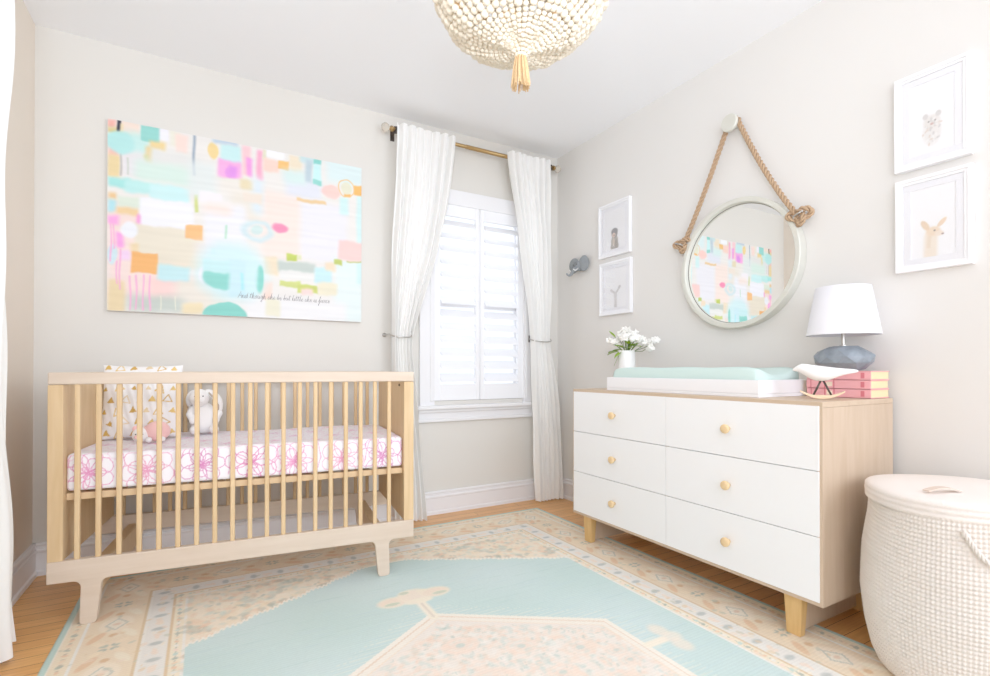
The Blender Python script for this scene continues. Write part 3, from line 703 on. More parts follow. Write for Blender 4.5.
# pillow with gold triangles
def pillow():
    w, h, th = .292, .318, .052
    n = 110; m_ = 124
    c = Canvas(-w/2, w/2, 0, h, .0025, (243, 240, 238))
    r = np.random.RandomState(8); golds = [(214, 172, 84), (226, 190, 110), (204, 160, 76), (230, 206, 160)]
    k = 0
    for row in range(7):
        for col in range(6):
            x = -w/2+.022+col*.049+(row % 2)*.022+(r.rand()-.5)*.012; y = .018+row*.047+(r.rand()-.5)*.01; s = .013+.005*r.rand(); a = (r.rand()-.5)*.9
            T = [(x+s*math.sin(a+q*2*PI/3), y+s*math.cos(a+q*2*PI/3)) for q in range(3)]
            if k % 3 != 1: c.poly(T, golds[k % 4], .95)
            else:
                s = .019; T = [(x+s*math.sin(a+q*2*PI/3), y+s*math.cos(a+q*2*PI/3)) for q in range(4)]; c.line(T, .0035, golds[k % 4], .9)
            k += 1
    v = []; cols = []; f = []
    for sgn in (-1, 1):
        o = len(v)
        for j in range(m_+1):
            for i in range(n+1):
                a, b2 = 2*i/n-1, 2*j/m_-1
                e = max(0, (1-abs(a)**2.6))*max(0, (1-abs(b2)**2.6)); t = e**.5*th
                pinch = 1-.05*(1-(a*b2)**2)*((abs(a)**4)+(abs(b2)**4))*.8
                X, Z = a*w/2*(1-.05*(1-abs(b2)**2)*abs(a)), h/2+b2*h/2*(1-.045*(1-abs(a)**2)*abs(b2))
                v.append((X, sgn*(t+.002*math.sin(30*a+9*b2)*e), Z)); ii = min(int((X+w/2)/c.res), c.nx-1); jj = min(int(Z/c.res), c.ny-1); cols.append(c.a[max(jj, 0), max(ii, 0)])
        f += [(o+j*(n+1)+i, o+j*(n+1)+i+1, o+(j+1)*(n+1)+i+1, o+(j+1)*(n+1)+i) for j in range(m_) for i in range(n)]
    me = bpy.data.meshes.new('throw_pillow'); me.from_pydata(v, [], f); setcol(me, np.array(cols)); me.polygons.foreach_set('use_smooth', [True]*len(me.polygons)); me.materials.append(M['vfab'])
    o = bpy.data.objects.new('throw_pillow', me); C.objects.link(o)
    o.matrix_world = CM@Matrix.Translation((.192, .38, .604))@Matrix.Rotation(math.radians(-9), 4, 'X')
    tag(o, 'white square pillow printed with gold triangles, propped in the crib corner', 'pillow')
pillow()
def plush_rabbit():
    t = in_crib('toy_rabbit', 'white plush rabbit with a long drooping ear sitting beside the triangle pillow', 'plush toy', .418, .47, .606, .1)
    G().ball((0, .0, .07), (.056, .05, .072), 24, 16, fn=lambda v: Vector((v.x*(1-.22*v.z), v.y*(1-.2*v.z), v.z))).build('body', M['plush'], t, smooth=True)
    G().ball((-.022, -.02, .162), (.040, .040, .042), 24, 16).ball((-.026, -.056, .152), (.017, .013, .013)).build('head', M['plush'], t, smooth=True)
    # long ears
    for sx, lift in ((1, 1), (-1, 0)):
        if sx == 1: path = [(-.002, -.01, .192), (.024, -.014, .190), (.048, -.02, .165), (.060, -.024, .130), (.062, -.026, .092)]
        else: path = [(-.036, .0, .192), (-.050, .004, .186), (-.058, .006, .165), (-.058, .006, .14), (-.056, .006, .118)]
        rr = [.010, .015, .019, .018, .008]
        g = G().tube(path, rr, 14); e = g.build('ear', M['plush'], t, smooth=True, sub=1)
        l = G().tube([(p[0]+.008*(-1 if sx == 1 else 1), p[1]-.012, p[2]-.003) for p in path[1:]], [.003, .006, .008, .003] if sx == 1 else [.002]*4, 10).build('ear_lining', M['plushgrey'], e, smooth=True, label='grey-beige ear lining')
    for sx in (-1, 1):
        G().ball((sx*.038, -.055, .022), (.02, .034, .02)).build('foot', M['plush'], t, smooth=True)
        G().tube([(sx*.045, -.01, .12), (sx*.058, -.035, .09), (sx*.045, -.055, .065)], [.015, .015, .013], 12).ball((sx*.045, -.055, .063), .015).build('arm', M['plush'], t, smooth=True)
        G().ball((-.022+sx*.016, -.056, .172), .003, 8, 6).build('eye', M['black'], t, smooth=True)
    G().ball((-.026, -.069, .156), (.005, .003, .003), 8, 6).build('nose', M['plushpink'], t, smooth=True)
plush_rabbit()
def plush_piglet():
    t = in_crib('toy_piglet', 'small pink plush animal with a white face lying in front of the pillow', 'plush toy', .250, .285, .602, 0); t.scale = (.9, .9, .9)
    G().ball((.02, 0, .046), (.052, .038, .046), 24, 14).build('body', M['plushpink'], t, smooth=True)
    G().ball((-.042, -.012, .032), (.034, .03, .032), 20, 14).build('head', M['plush'], t, smooth=True)
    G().ball((-.050, -.040, .026), (.012, .009, .009), 12, 8).build('snout', M['plushpink'], t, smooth=True)
    for sx in (-1, 1):
        G().ball((-.042+sx*.022, -.004, .060), (.012, .006, .014), 12, 8).build('ear', M['plushpink'], t, smooth=True)
        G().ball((-.042+sx*.013, -.041, .038), .0028, 8, 6).build('eye', M['black'], t, smooth=True)
        G().ball((.02+sx*.026, -.04, .012), (.013, .015, .012), 12, 8).build('foot', M['plush'], t, smooth=True, label='white foot')
plush_piglet()

# ---------------------------------------------------------------- dresser
DX0, DX1, DY0, DY1, DZ0, DZ1 = 1.700, 2.168, .8754, 2.1296, .142, .795
dr = thing('dresser', 'white six-drawer dresser with birch sides and legs along the right wall', 'dresser', (DX0, (DY0+DY1)/2, 0))
L = (DY1-DY0)/2; D = DX1-DX0; T = .018
G().box(0, D, -L, -L+T, DZ0, DZ1-T).build('side_panel', M['ply'], dr, bevel=.001)
G().box(0, D, L-T, L, DZ0, DZ1-T).build('side_panel', M['ply'], dr, bevel=.001)
G().box(0, D, -L, L, DZ1-T+.0005, DZ1).build('top_panel', M['plytop'], dr, bevel=.001)
G().box(0, D, -L+T, L-T, DZ0, DZ0+T).build('bottom_panel', M['ply'], dr, bevel=.001)
G().box(D-.01, D-.002, -L+T, L-T, DZ0+T, DZ1-T).build('back_panel', M['ply'], dr)
G().box(.004, D-.012, -.009, .009, DZ0+T, DZ1-T).build('divider', M['ply'], dr)
zt, zb = DZ1-T-.002, DZ0+T+.002
zt, zb = DZ1-.012, DZ0+.012
hh = (zt-zb)/3
for row in range(3):
    for y0, y1 in ((-L+.010, -.0012), (.0012, L-.010)):
        d = G().box(-.004, .014, y0, y1, zb+row*hh+.0013, zb+(row+1)*hh-.0013).build('drawer', M['drawer'], dr, bevel=.001)
        yc = (y0+y1)/2+(0.012 if y0 < -.1 else .0); zc = zb+(row+.5)*hh
        K = Matrix.Translation((-.004, yc, zc))@Matrix.Rotation(-PI/2, 4, 'Y')
        G().lathe([(.008, 0), (.008, .010), (.0165, .016), (.0175, .022), (.0165, .027), (.011, .029), (0, .0295)], 24, K).build('knob', M['knob'], d, smooth=True)
for s in (-1, 1):
    yc = -.52 if s < 0 else .535
    lg = G().prism([(.018, .142), (.058, .142), (.050, .0062), (.022, .0062)], yc-.030, yc+.030, 'y')
    # taper the block sideways too
    lg.v = [(x, yc+(y-yc)*(1 if z > .1 else .78), z) for x, y, z in lg.v]
    lg.build('leg', M['leg'], dr, bevel=.002)
    G().prism([(D-.06, .142), (D-.02, .142), (D-.024, .0), (D-.052, .0)], yc-.028, yc+.028, 'y').build('leg', M['leg'], dr, bevel=.002)
    G().box(.05, D-.05, yc-.010, yc+.010, .014, .142).build('leg_rail', M['ply'], dr, bevel=.001)

# changing tray and pad
TX0, TX1, TY0, TY1, TZ = 1.752, 2.07, 1.122, 1.925, DZ1
tr_ = thing('changing_tray', 'low white wooden changing tray on top of the dresser', 'changing tray', (TX0, TY0, TZ+.0005))
w, l = TX1-TX0, TY1-TY0
G().box(0, w, 0, l, 0, .012).build('tray_base', M['tray'], tr_, bevel=.001)
G().box(0, .016, 0, l, .0125, .064).build('tray_side', M['tray'], tr_, bevel=.002)
G().box(w-.016, w, 0, l, .0125, .064).build('tray_side', M['tray'], tr_, bevel=.002)
G().box(.0165, w-.0165, 0, .016, .0125, .064).build('tray_end', M['tray'], tr_, bevel=.002)
G().box(.0165, w-.0165, l-.016, l, .0125, .064).build('tray_end', M['tray'], tr_, bevel=.002)
def pad():
    w2, l2 = w-.040, l-.040; n, m_ = 40, 90
    v = []
    g = G()
    pr = []
    def topz(a): return .088+.028*abs(a)**2.5
    ny = 60
    P = []
    prof = [(-1, .0135), (-1, .075), (-.97, .100), (-.90, .112), (-.75, .108), (-.5, .096), (-.25, .090), (0, .088), (.25, .090), (.5, .096), (.75, .108), (.90, .112), (.97, .100), (1, .075), (1, .0135)]
    vs = []
    for j in range(ny+1):
        b2 = 2*j/ny-1; e = 1-abs(b2)**18*.12; sc = 1-abs(b2)**24*.03
        for a, z in prof: vs.append((w/2+a*w2/2*sc, l/2+b2*l2/2, .0135+(z-.0135)*e+.0015*math.sin(9*b2+4*a)*(z > .08)))
    K = len(prof)
    fs = [(j*K+i, j*K+i+1, (j+1)*K+i+1, (j+1)*K+i) for j in range(ny) for i in range(K-1)]+[tuple(range(K))[::-1], tuple(ny*K+i for i in range(K))]+[(j*K+K-1, j*K, (j+1)*K, (j+1)*K+K-1) for j in range(ny)]
    o = G().add(vs, fs).build('changing_pad', M['pad'], None, smooth=True)
    o.location = tr_.location; tag(o, 'pale aqua contoured changing pad lying in the white tray', 'changing pad')
pad()

# vase with flowers
vs_ = thing('flower_vase', 'small white vase of white blossoms and green leaves at the far end of the dresser', 'vase', (1.99, 2.03, DZ1+.0005))
G().lathe([(.034, 0), (.040, .004), (.044, .06), (.044, .20), (.043, .205), (.040, .205), (.040, .19), (.040, .06), (0, .05)], 32).build('vase', M['ceramic'], vs_, smooth=True)
r = random.Random(21)
for k in range(26):
    a = r.uniform(0, 2*PI); rad = r.uniform(.01, .10); h = .235+.07*(1-rad/.11)+r.uniform(-.01, .02)
    if k < 3: a = math.radians(-62+k*12); rad = .12+.012*k; h = .22+.02*k
    p1 = Vector((rad*math.cos(a), rad*math.sin(a), h))
    st = G().tube([(0, 0, .12), (p1.x*.25, p1.y*.25, .20), (p1.x*.7, p1.y*.7, h-.02), tuple(p1)], .0018, 6).build('stem', M['stem'], vs_, smooth=True)
    g = G()
    for q in range(4):
        c = p1+Vector((r.uniform(-.018, .018), r.uniform(-.018, .018), r.uniform(-.014, .014)))
        ax = Vector((r.uniform(-1, 1), r.uniform(-1, 1), r.uniform(.2, 1))).normalized(); rot = ax.to_track_quat('Z', 'Y').to_matrix().to_4x4()
        for i in range(5):
            b2 = 2*PI*i/5; mm = rot@Matrix.Rotation(b2, 4, 'Z')@Matrix.Translation((.009, 0, 0))@Matrix.Rotation(-.4, 4, 'Y')
            g.ball(c, (.012, .009, .003), 8, 5, mm)
            g.v[-len(g.v):]  # petals stay where built
            o_ = mm.translation
            n8 = 1+4*8+1
            g.v[-n8:] = [tuple(Vector(p)) for p in g.v[-n8:]]
    g.build('blossom', M['petal'], vs_, smooth=True)
leaves = [(-150, .085, .205, .3), (-60, .10, .200, .0), (-70, .075, .19, -.9), (-45, .06, .215, .2), (150, .06, .23, .3), (-100, .05, .22, .6), (20, .07, .225, .1), (100, .08, .24, .4), (-80, .11, .245, .5), (-125, .05, .20, -.2)]
# picture left is +y, towards camera -x
leaves = [(105, .10, .205, -.05), (120, .085, .20, -.15), (100, .06, .21, .05), (135, .07, .185, -1.1), (170, .05, .205, -.6), (-120, .06, .235, .7), (-100, .07, .225, .35), (-110, .05, .215, .2), (110, .12, .275, .9), (-95, .095, .225, .1), (180, .05, .22, .3), (60, .06, .22, .2)]
for a, rad, z, tilt in leaves:
    a = math.radians(a); d = Vector((math.cos(a), math.sin(a), 0)); L2 = .062
    g = G(); n = 8; V = []
    for i in range(n+1):
        t = i/n; wv = .020*math.sin(PI*min(1, t*1.02))**.8; c = d*(rad*.55+L2*t*math.cos(tilt))+Vector((0, 0, z+L2*t*math.sin(tilt)-.01*t*t)); s = Vector((-d.y, d.x, 0))
        V += [c-s*wv+Vector((0, 0, .004)), c, c+s*wv+Vector((0, 0, .004))]
    g.add(V, [(i*3+k, i*3+k+1, (i+1)*3+k+1, (i+1)*3+k) for i in range(n) for k in range(2)])
    g.build('leaf', M['leaf'], vs_, smooth=True)

# books
BX, BY = 2.028, .884
bt = .0322
names = ['pink cloth book at the bottom of the stack under the lamp', 'pink cloth book in the middle of the stack under the lamp', 'pink cloth book on top of the stack, right beneath the lamp base']
for k in range(3):
    t = thing('book', names[k], 'book', (BX, BY, DZ1+.001+k*(bt+.0004)), (0, .01, -.008)[k], 'pink books stacked under the lamp')
    wl, dp = .218, .136
    G().box(0, dp, 0, wl, 0, .003).box(0, dp, 0, wl, bt-.003, bt).box(0, .003, 0, wl, 0, bt).build('cover', M['pink'], t, bevel=.0012)
    G().box(.0035, dp-.003, .003, wl-.003, .0032, bt-.0032).build('pages', M['yellow'], t)
    # bands and a small square emblem on the spine
    G().box(-.0006, .0, .020, .032, .006, bt-.006).build('spine_emblem', M['pinkdark'], t)
    G().box(-.0006, .0, .118, .122, .001, bt-.001).box(-.0006, 0, .150, .154, .001, bt-.001).box(-.0006, 0, .200, .203, .001, bt-.001).build('spine_line', M['pinkdark'], t)
    G().box(-.0006, .0, .126, .146, .008, bt-.008).build('spine_title_patch', M['cream'], t)

# lamp
lamp = thing('table_lamp', 'table lamp with faceted grey stone base and white tapered shade', 'lamp', (2.068, .992, DZ1+.001+3*bt+.0012))
rr = random.Random(3)
g = G(); n = 10; prof = [(.045, 0), (.070, .006), (.100, .030), (.102, .052), (.086, .074), (.050, .090), (.02, .092)]
for i, (r0, z) in enumerate(prof): pass
V = []
for i, (r0, z) in enumerate(prof):
    for k in range(n):
        a = 2*PI*(k+.5*(i % 2))/n; q = r0*(1+rr.uniform(-.05, .05)); V.append((q*math.cos(a)*.82, q*math.sin(a), z+(rr.uniform(-.005, .005) if 0 < i < 6 else 0)))
F = []
for i in range(len(prof)-1):
    for k in range(n):
        a, b2, c2, d2 = i*n+k, i*n+(k+1) % n, (i+1)*n+(k+1) % n, (i+1)*n+k
        if i % 2 == 0: F += [(a, b2, d2), (b2, c2, d2)]
        else: F += [(a, b2, c2), (a, c2, d2)]
F += [tuple(range(n))[::-1], tuple((len(prof)-1)*n+k for k in range(n))]
g.add(V, F).xf(Matrix.Rotation(-.5, 4, 'Z')@Matrix.Diagonal((1.05, 1.05, 1.0, 1))).build('lamp_base', M['stone'], lamp)
G().lathe([(.012, .090), (.012, .096), (.006, .098), (.006, .16), (.010, .162), (.010, .175), (0, .175)], 16).build('neck', M['silver'], lamp, smooth=False)
rb, rt, z0, z1 = .1185, .088, .133, .312
G().lathe([(rb, z0), (rt, z1), (rt-.003, z1), (rb-.003, z0), (rb, z0)], 64, None, False).build('lamp_shade', M['shade'], lamp, smooth=True)
g = G().tube([(rt*math.cos(2*PI*k/32)*.97, rt*math.sin(2*PI*k/32)*.97, z1-.01) for k in range(32)], .0015, 6, closed=True)
for k in range(3):
    a = 2*PI*k/3; g.tube([(0, 0, z1-.02), (rt*.97*math.cos(a), rt*.97*math.sin(a), z1-.01)], .0015, 6)
g.tube([(0, 0, .17), (0, 0, z1-.02)], .003, 8)
g.build('shade_fitter', M['silver'], lamp)

# ceramic bird on a bent rocker
bd = thing('bird_figurine', 'white ceramic bird on thin dark legs over a curved wooden rocker', 'figurine', (1.878, .962, DZ1+.0005), -math.atan2(.889, .459))
# local +x points to picture right
path = [(-.096, 0, .100), (-.084, 0, .104), (-.070, 0, .110), (-.048, 0, .100), (-.02, 0, .088), (.01, 0, .088), (.04, 0, .094), (.07, 0, .097), (.100, 0, .098)]
rads = [.002, .009, .018, .022, .030, .026, .015, .009, .005]
G().tube(path, rads, 18).build('bird_body', M['ceramic'], bd, smooth=True, sub=1)
g = G()
for ya in (-.012, .012):
    g.tube([(-.006, 0, .072), (-.032, ya, .012)], .0034, 8); g.tube([(-.006, 0, .072), (.022, ya, .012)], .0034, 8)
g.build('bird_legs', M['dark'], bd, smooth=True)
pr = []
for i in range(17):
    a = -1+2*i/16; pr.append((a*.066-.006, .001+.024*a*a))
pr2 = [(x, z+.013-.008*abs((x+.006)/.066)) for x, z in pr[::-1]]
G().prism(pr+pr2, -.018, .018, 'y').build('rocker_base', M['bentwood'], bd, bevel=.001)

# ---------------------------------------------------------------- mirror
MY, MZ = 1.487, 1.392
mr = thing('round_mirror', 'round mirror in a whitewashed rim hung by thick rope from a wall knob', 'mirror', (XR-.0015, MY, MZ))
ROT = Matrix.Rotation(-PI/2, 4, 'Y')    # local z -> -x
G().lathe([(.262, .0), (.300, .0), (.302, .048), (.299, .052), (.281, .052), (.278, .048), (.276, .028), (.262, .026), (.262, 0)], 96, ROT, False).build('mirror_rim', M['mframe'], mr, smooth=False, bevel=.001)
G().lathe([(.2775, .022), (.2775, .0275), (0, .0275)], 96, ROT).build('mirror_glass', M['mirror'], mr)
G().lathe([(.2775, .0276), (.2775, .030), (.2745, .030), (.2745, .0277)], 96, ROT, False).build('shadow_line', M['dark'], mr, label='thin dark ring as shadow line where glass meets rim')  # dark ring stands in for the shadow gap around the recessed glass
KZ, KY = 2.056-MZ, 1.507-MY
def rope_tube(path, R, turns_per_m, g, strands=3, n=7):
    P = [Vector(p) for p in path]; 
    # resample
    out = [P[0]]; step = .004
    for a, b2 in zip(P[:-1], P[1:]):
        k = max(1, int((b2-a).length/step))
        for i in range(1, k+1): out.append(a.lerp(b2, i/k))
    s = 0; frames = []; up = Vector((1, 0, 0))
    for i, p in enumerate(out):
        t = (out[min(i+1, len(out)-1)]-out[max(i-1, 0)]).normalized(); up = (up-t*up.dot(t)).normalized(); w_ = t.cross(up)
        if i: s += (p-out[i-1]).length
        frames.append((p, up.copy(), w_, s))
    for k in range(strands):
        g.tube([p+(u*math.cos(2*PI*(k/strands+s2*turns_per_m))+w_*math.sin(2*PI*(k/strands+s2*turns_per_m)))*R*.60 for p, u, w_, s2 in frames], R*.44, n)
g = G()
lk = (-.060, .296, .155); rk = (-.060, -.296, .150)
arc = []
for i in range(9):
    a = math.radians(190-200*i/8); arc.append((-.028, KY+.031*math.cos(a), KZ+.026*math.sin(a)))
path = [(-.045, lk[1]-.008, lk[2])]+[(-.045+.015*t, lk[1]-.008+(arc[0][1]-lk[1]+.008)*t+.010*math.sin(PI*t)*-1, lk[2]+(arc[0][2]-lk[2])*t) for t in (.15, .3, .45, .6, .75, .9)]
# left side runs toward +y
arc2 = [(x, KY-(y-KY), z) for x, y, z in arc]
path = [(-.048, lk[1]-.012, lk[2]+.005)]
a0 = arc[-1]
for t in (.2, .4, .6, .8): path.append((-.048+.018*t, lk[1]-.012+(a0[1]-lk[1]+.012)*t-.008*math.sin(PI*t), lk[2]+(a0[2]-lk[2])*t))
path += arc[::-1]
a1 = arc[0]
for t in (.2, .4, .6, .8): path.append((-.030-.018*t, a1[1]+(rk[1]+.012-a1[1])*t+.004*math.sin(PI*t), a1[2]+(rk[2]-a1[2])*t-.018*math.sin(PI*t)))
path.append((-.048, rk[1]+.012, rk[2]+.005))
rope_tube(path, .0122, 15, g)
g.build('rope', M['rope'], mr, smooth=True)
# knots: trefoil loops of rope
for sgn, (kx, ky, kz) in ((1, lk), (-1, rk)):
    g = G(); pts = []
    for i in range(61):
        t = 2*PI*i/60; 
        a = math.sin(t)+2*math.sin(2*t); b2 = math.cos(t)-2*math.cos(2*t); c2 = -math.sin(3*t)
        pts.append((kx+.012+c2*.011, ky+(a*.0165), kz-.006+b2*.0115))
    rope_tube(pts, .0118, 15, g)
    g.tube([(kx+.01, ky-sgn*.004, kz-.02), (kx+.006, ky+sgn*.004, kz-.045)], .011, 10)
    g.build('rope_knot', M['rope'], mr, smooth=True)
    # wire loop bolt holding the knot
    G().tube([(-.03, sgn*.262, .118), (kx-.012, ky-sgn*.01, kz-.008)], .0035, 8).tube([(kx-.012, ky-sgn*.01, kz-.008), (kx-.012, ky+sgn*.022, kz+.004)], .0035, 8).ball((kx-.012, ky+sgn*.024, kz+.004), .005, 10, 8).build('rope_bolt', M['silver'], mr, smooth=True)
kn = thing('wall_knob', 'round whitewashed knob on the wall holding up the mirror rope', 'knob', (XR-.0015, 1.507, 2.056))
G().lathe([(.012, 0), (.012, .042), (.037, .044), (.041, .050), (.041, .060), (.038, .064), (0, .064)], 40, ROT).build('knob_body', M['mframe'], kn, smooth=False)

# ---------------------------------------------------------------- framed prints
def frame(name, y0, y1, z0, z1, fw, mw, label, draw):
    t = thing(name, label, 'framed print', (XR-.0012, (y0+y1)/2, (z0+z1)/2), 0)
    a, b2 = (y1-y0)/2, (z1-z0)/2
    def ring(x0, x1, a0, b0, a1, b1):
        g = G()
        g.box(x0, x1, -a0, a0, b1, b0).box(x0, x1, -a0, a0, -b0, -b1).box(x0, x1, -a0, -a1, -b1, b1).box(x0, x1, a1, a0, -b1, b1); return g
    g = ring(-.024, 0, a, b2, a-fw*.55, b2-fw*.55); q = ring(-.0205, -.002, a-fw*.55, b2-fw*.55, a-fw, b2-fw); g.add(q.v, q.f)
    g.build('frame', M['white'], t, bevel=.0012)
    g = ring(-.0165, -.012, a-fw, b2-fw, a-fw-mw, b2-fw-mw); g.build('mat', M['mat'], t, bevel=.0008)
    W, Hh = 2*(a-fw-mw)+.006, 2*(b2-fw-mw)+.006
    c = Canvas(-W/2, W/2, -Hh/2, Hh/2, .002, (250, 250, 253)); draw(c); c.a = c.a*.66+251*.34
    P = np.stack([np.full(c.X.shape, -.0125), -c.X, c.Y], -1)
    grid_mesh('print', P, c.a, M['vprint'], t)
    G().box(-.0180, -.0173, -(a-fw), a-fw, -(b2-fw), b2-fw).build('glass', M['picglass'], t)
def d_penguin(c):     # small dark-capped chick bust
    c.ell(0, -.075, .030, .040, (160, 150, 142), .2); c.ell(0, -.105, .034, .03, (150, 140, 130), .2); c.ell(0, -.028, .026, .028, (120, 112, 110), .15); c.ell(0, -.014, .028, .02, (110, 106, 108), .2)
    c.ell(-.006, -.036, .014, .014, (226, 190, 170), .3); c.ell(-.008, -.078, .010, .028, (196, 178, 160), .3); c.ell(.014, -.09, .012, .03, (140, 128, 118), .3); c.ell(-.004, -.038, .004, .006, (70, 60, 60), .3)
def d_giraffe(c):
    g = (198, 194, 194)
    c.line([(0, -.12), (0, -.045)], .020, (214, 210, 210)); c.line([(.002, -.12), (.002, -.06)], .007, g); c.ell(0, -.045, .014, .02, (206, 202, 202), .25)
    c.line([(-.008, -.03), (-.03, -.018)], .012, g); c.line([(.008, -.03), (.030, -.008)], .012, g); c.ell(.034, -.0, .014, .009, (188, 184, 186), .3, ang=.7); c.ell(-.034, -.014, .012, .008, (204, 200, 200), .3, ang=-.4); c.ell(0, -.115, .012, .02, (200, 196, 196), .3)
def d_cub(c):
    r = np.random.RandomState(2)
    c.ell(0, -.055, .026, .045, (232, 228, 224), .3); c.ell(0, -.018, .024, .024, (228, 222, 216), .3)
    for k in range(34):
        a = r.rand()*6.28; q = r.rand()**.5; c.ell(.026*q*math.cos(a), -.048+.05*q*math.sin(a), .006, .003, [(196, 192, 190), (214, 196, 182), (244, 242, 240)][k % 3], .3, .8, r.rand()*3)
    for s in (-1, 1): c.ell(s*.018, .004, .008, .010, (206, 200, 196), .3); c.ell(s*.009, -.016, .003, .003, (140, 130, 126), .3)
    c.ell(0, -.026, .005, .004, (190, 150, 140), .3)
def d_fawn(c):
    c.line([(-.008, -.115), (-.006, -.05)], .032, (240, 222, 200)); c.line([(-.013, -.085), (-.010, -.05)], .010, (232, 208, 180)); c.ell(.0, -.034, .020, .016, (236, 206, 172), .3); c.ell(.016, -.044, .012, .009, (240, 218, 196), .3)
    c.ell(-.022, -.010, .009, .020, (226, 190, 150), .25, ang=.5); c.ell(.024, -.008, .007, .018, (230, 196, 160), .25, ang=-.7); c.ell(.004, -.032, .003, .003, (110, 90, 80), .3); c.ell(.026, -.048, .004, .003, (150, 120, 110), .3)
frame('picture_frame', 2.187, 2.457, 1.594, 1.924, .022, .022, 'white framed print of a dark-capped baby animal, upper one near the corner', d_penguin)
frame('picture_frame', 2.180, 2.450, 1.234, 1.562, .022, .022, 'white framed print of a faint grey long-necked animal, above the flower vase', d_giraffe)
frame('picture_frame', .655, .867, 1.606, 1.942, .022, .022, 'white framed print of a pale grey animal, upper right of the lamp', d_cub)
frame('picture_frame', .653, .865, 1.245, 1.574, .022, .022, 'white framed print of a tan long-eared animal, right of the lamp', d_fawn)

# elephant head hook
eh = thing('elephant_head', 'small grey felt elephant head mounted on the wall near the corner', 'wall decoration', (XR-.001, 2.635, 1.585))
G().ball((-.032, 0, .0), (.034, .024, .034), 20, 14).build('head', M['felt'], eh, smooth=True)
for s in (-1, 1):
    G().ball((-.034, s*.050, .010), (.008, .042, .052), 18, 12, Matrix.Rotation(.25, 4, 'Z')).build('ear', M['felt'], eh, smooth=True)
    G().tube([(-.062, s*.02, -.022), (-.085, s*.022, -.038), (-.10, s*.022, -.030)], [.005, .004, .002], 8).build('tusk', M['ceramic'], eh, smooth=True)
    G().ball((-.068, s*.018, .006), .0035, 8, 6).build('eye', M['black'], eh, smooth=True)
G().tube([(-.06, 0, -.01), (-.078, .004, -.032), (-.086, .012, -.055), (-.094, .024, -.068), (-.104, .036, -.062), (-.108, .040, -.046)], [.018, .014, .011, .009, .007, .006], 12).build('trunk', M['felt'], eh, smooth=True, sub=1)

# ---------------------------------------------------------------- chandelier
ch = thing('bead_chandelier', 'cream wooden bead chandelier with a jute tassel hanging from the ceiling', 'chandelier', (.812, 1.262, 2.0))
RR = .236; CZ = .142
Hc = H-2.0
G().tube([(0, 0, .26), (0, 0, Hc-.02)], .006, 10).lathe([(.055, Hc-.022), (.06, Hc-.006), (.06, Hc-.0005)], 32).build('chandelier_stem', M['brass'], ch, smooth=False)
G().tube([(RR*.97*math.cos(2*PI*k/64), RR*.97*math.sin(2*PI*k/64), .0) for k in range(64)], .006, 8, closed=True).build('ring', M['brass'], ch, smooth=True)
G().tube([(.09*math.cos(2*PI*k/40), .09*math.sin(2*PI*k/40), .26) for k in range(40)], .006, 8, closed=True).tube([(0, .09, .26), (0, -.09, .26)], .004, 6).tube([(.09, 0, .26), (-.09, 0, .26)], .004, 6).build('top_ring', M['brass'], ch, smooth=True)
def bead(g, c, r): g.ball(c, (r, r, r*.92), 10, 7)
rb = random.Random(9)
NS = 46
for k in range(NS):
    a = 2*PI*k/NS; g = G()
    # lower bowl strand: ring down to the bottom; alternate strands stop short so the bottom reads as scallops
    t0 = .03; t = t0; tend = 1.53
    while t < tend:
        rad = RR*math.cos(t); z = -CZ*(1+.10*abs(math.sin(2.5*a))*math.sin(t))*math.sin(t)
        sag = 1+.02*math.sin(k*2.1)
        br = (.0142 if t < .5 else (.0112 if t < .9 else .0082))*rb.uniform(.9, 1.1)
        jx = rb.uniform(-.004, .004) if t < .6 else 0
        bead(g, (rad*sag*math.cos(a+jx), rad*sag*math.sin(a+jx), z+rb.uniform(-.002, .002)), br)
        t += br*1.9/RR
    g.build('bead_strand', M['bead'], ch, smooth=True)
NS = 36
for k in range(NS):
    a = 2*PI*(k+.5)/NS; g = G(); n = 17
    for i in range(n):
        t = i/(n-1); rad = .09+(RR*1.0-.09)*t**1.35; z = .26-.26*t-.045*math.sin(PI*t)*(1-t)
        bead(g, (rad*math.cos(a), rad*math.sin(a), z), .0105)
    g.build('bead_strand', M['bead'], ch, smooth=True)
g = G()    # rim swags of bigger beads
for k in range(130):
    a = 2*PI*k/130; bead(g, ((RR+.012+rb.uniform(-.006, .006))*math.cos(a), (RR+.012)*math.sin(a), -.005+rb.uniform(-.014, .014)), .0125*rb.uniform(.85, 1.15))
g.build('rim_beads', M['bead'], ch, smooth=True)
g = G()
for k in range(150):
    a = rb.uniform(0, 2*PI); t = rb.uniform(.1, 1.2); bead(g, (RR*.96*math.cos(t)*math.cos(a), RR*.96*math.cos(t)*math.sin(a), -CZ*.95*math.sin(t)), .011)
g.build('inner_beads', M['beadtan'], ch, smooth=True)
g = G()    # bead cluster over the tassel
for k in range(10):
    a = 2*PI*k/10
    for i in range(7): t = i/6; bead(g, ((.012+.055*t)*math.cos(a), (.012+.055*t)*math.sin(a), -.168+.030*t**.7), .0075)
g.build('bead_cluster', M['bead'], ch, smooth=True)
g = G().lathe([(.006, -.11), (.010, -.105), (.013, -.112), (.010, -.120), (.012, -.13)], 16)
for k in range(80):
    a = rb.uniform(0, 2*PI); q = rb.uniform(.2, 1)**.5
    g.tube([(q*.009*math.cos(a), q*.009*math.sin(a), -.125), (q*.014*math.cos(a), q*.014*math.sin(a), -.160), (q*.024*math.cos(a), q*.024*math.sin(a), -.212), (q*.030*math.cos(a+.1), q*.030*math.sin(a+.1), -.262+rb.uniform(-.005, .005))], .0017, 5)
g.build('tassel', M['jute'], ch, smooth=True)

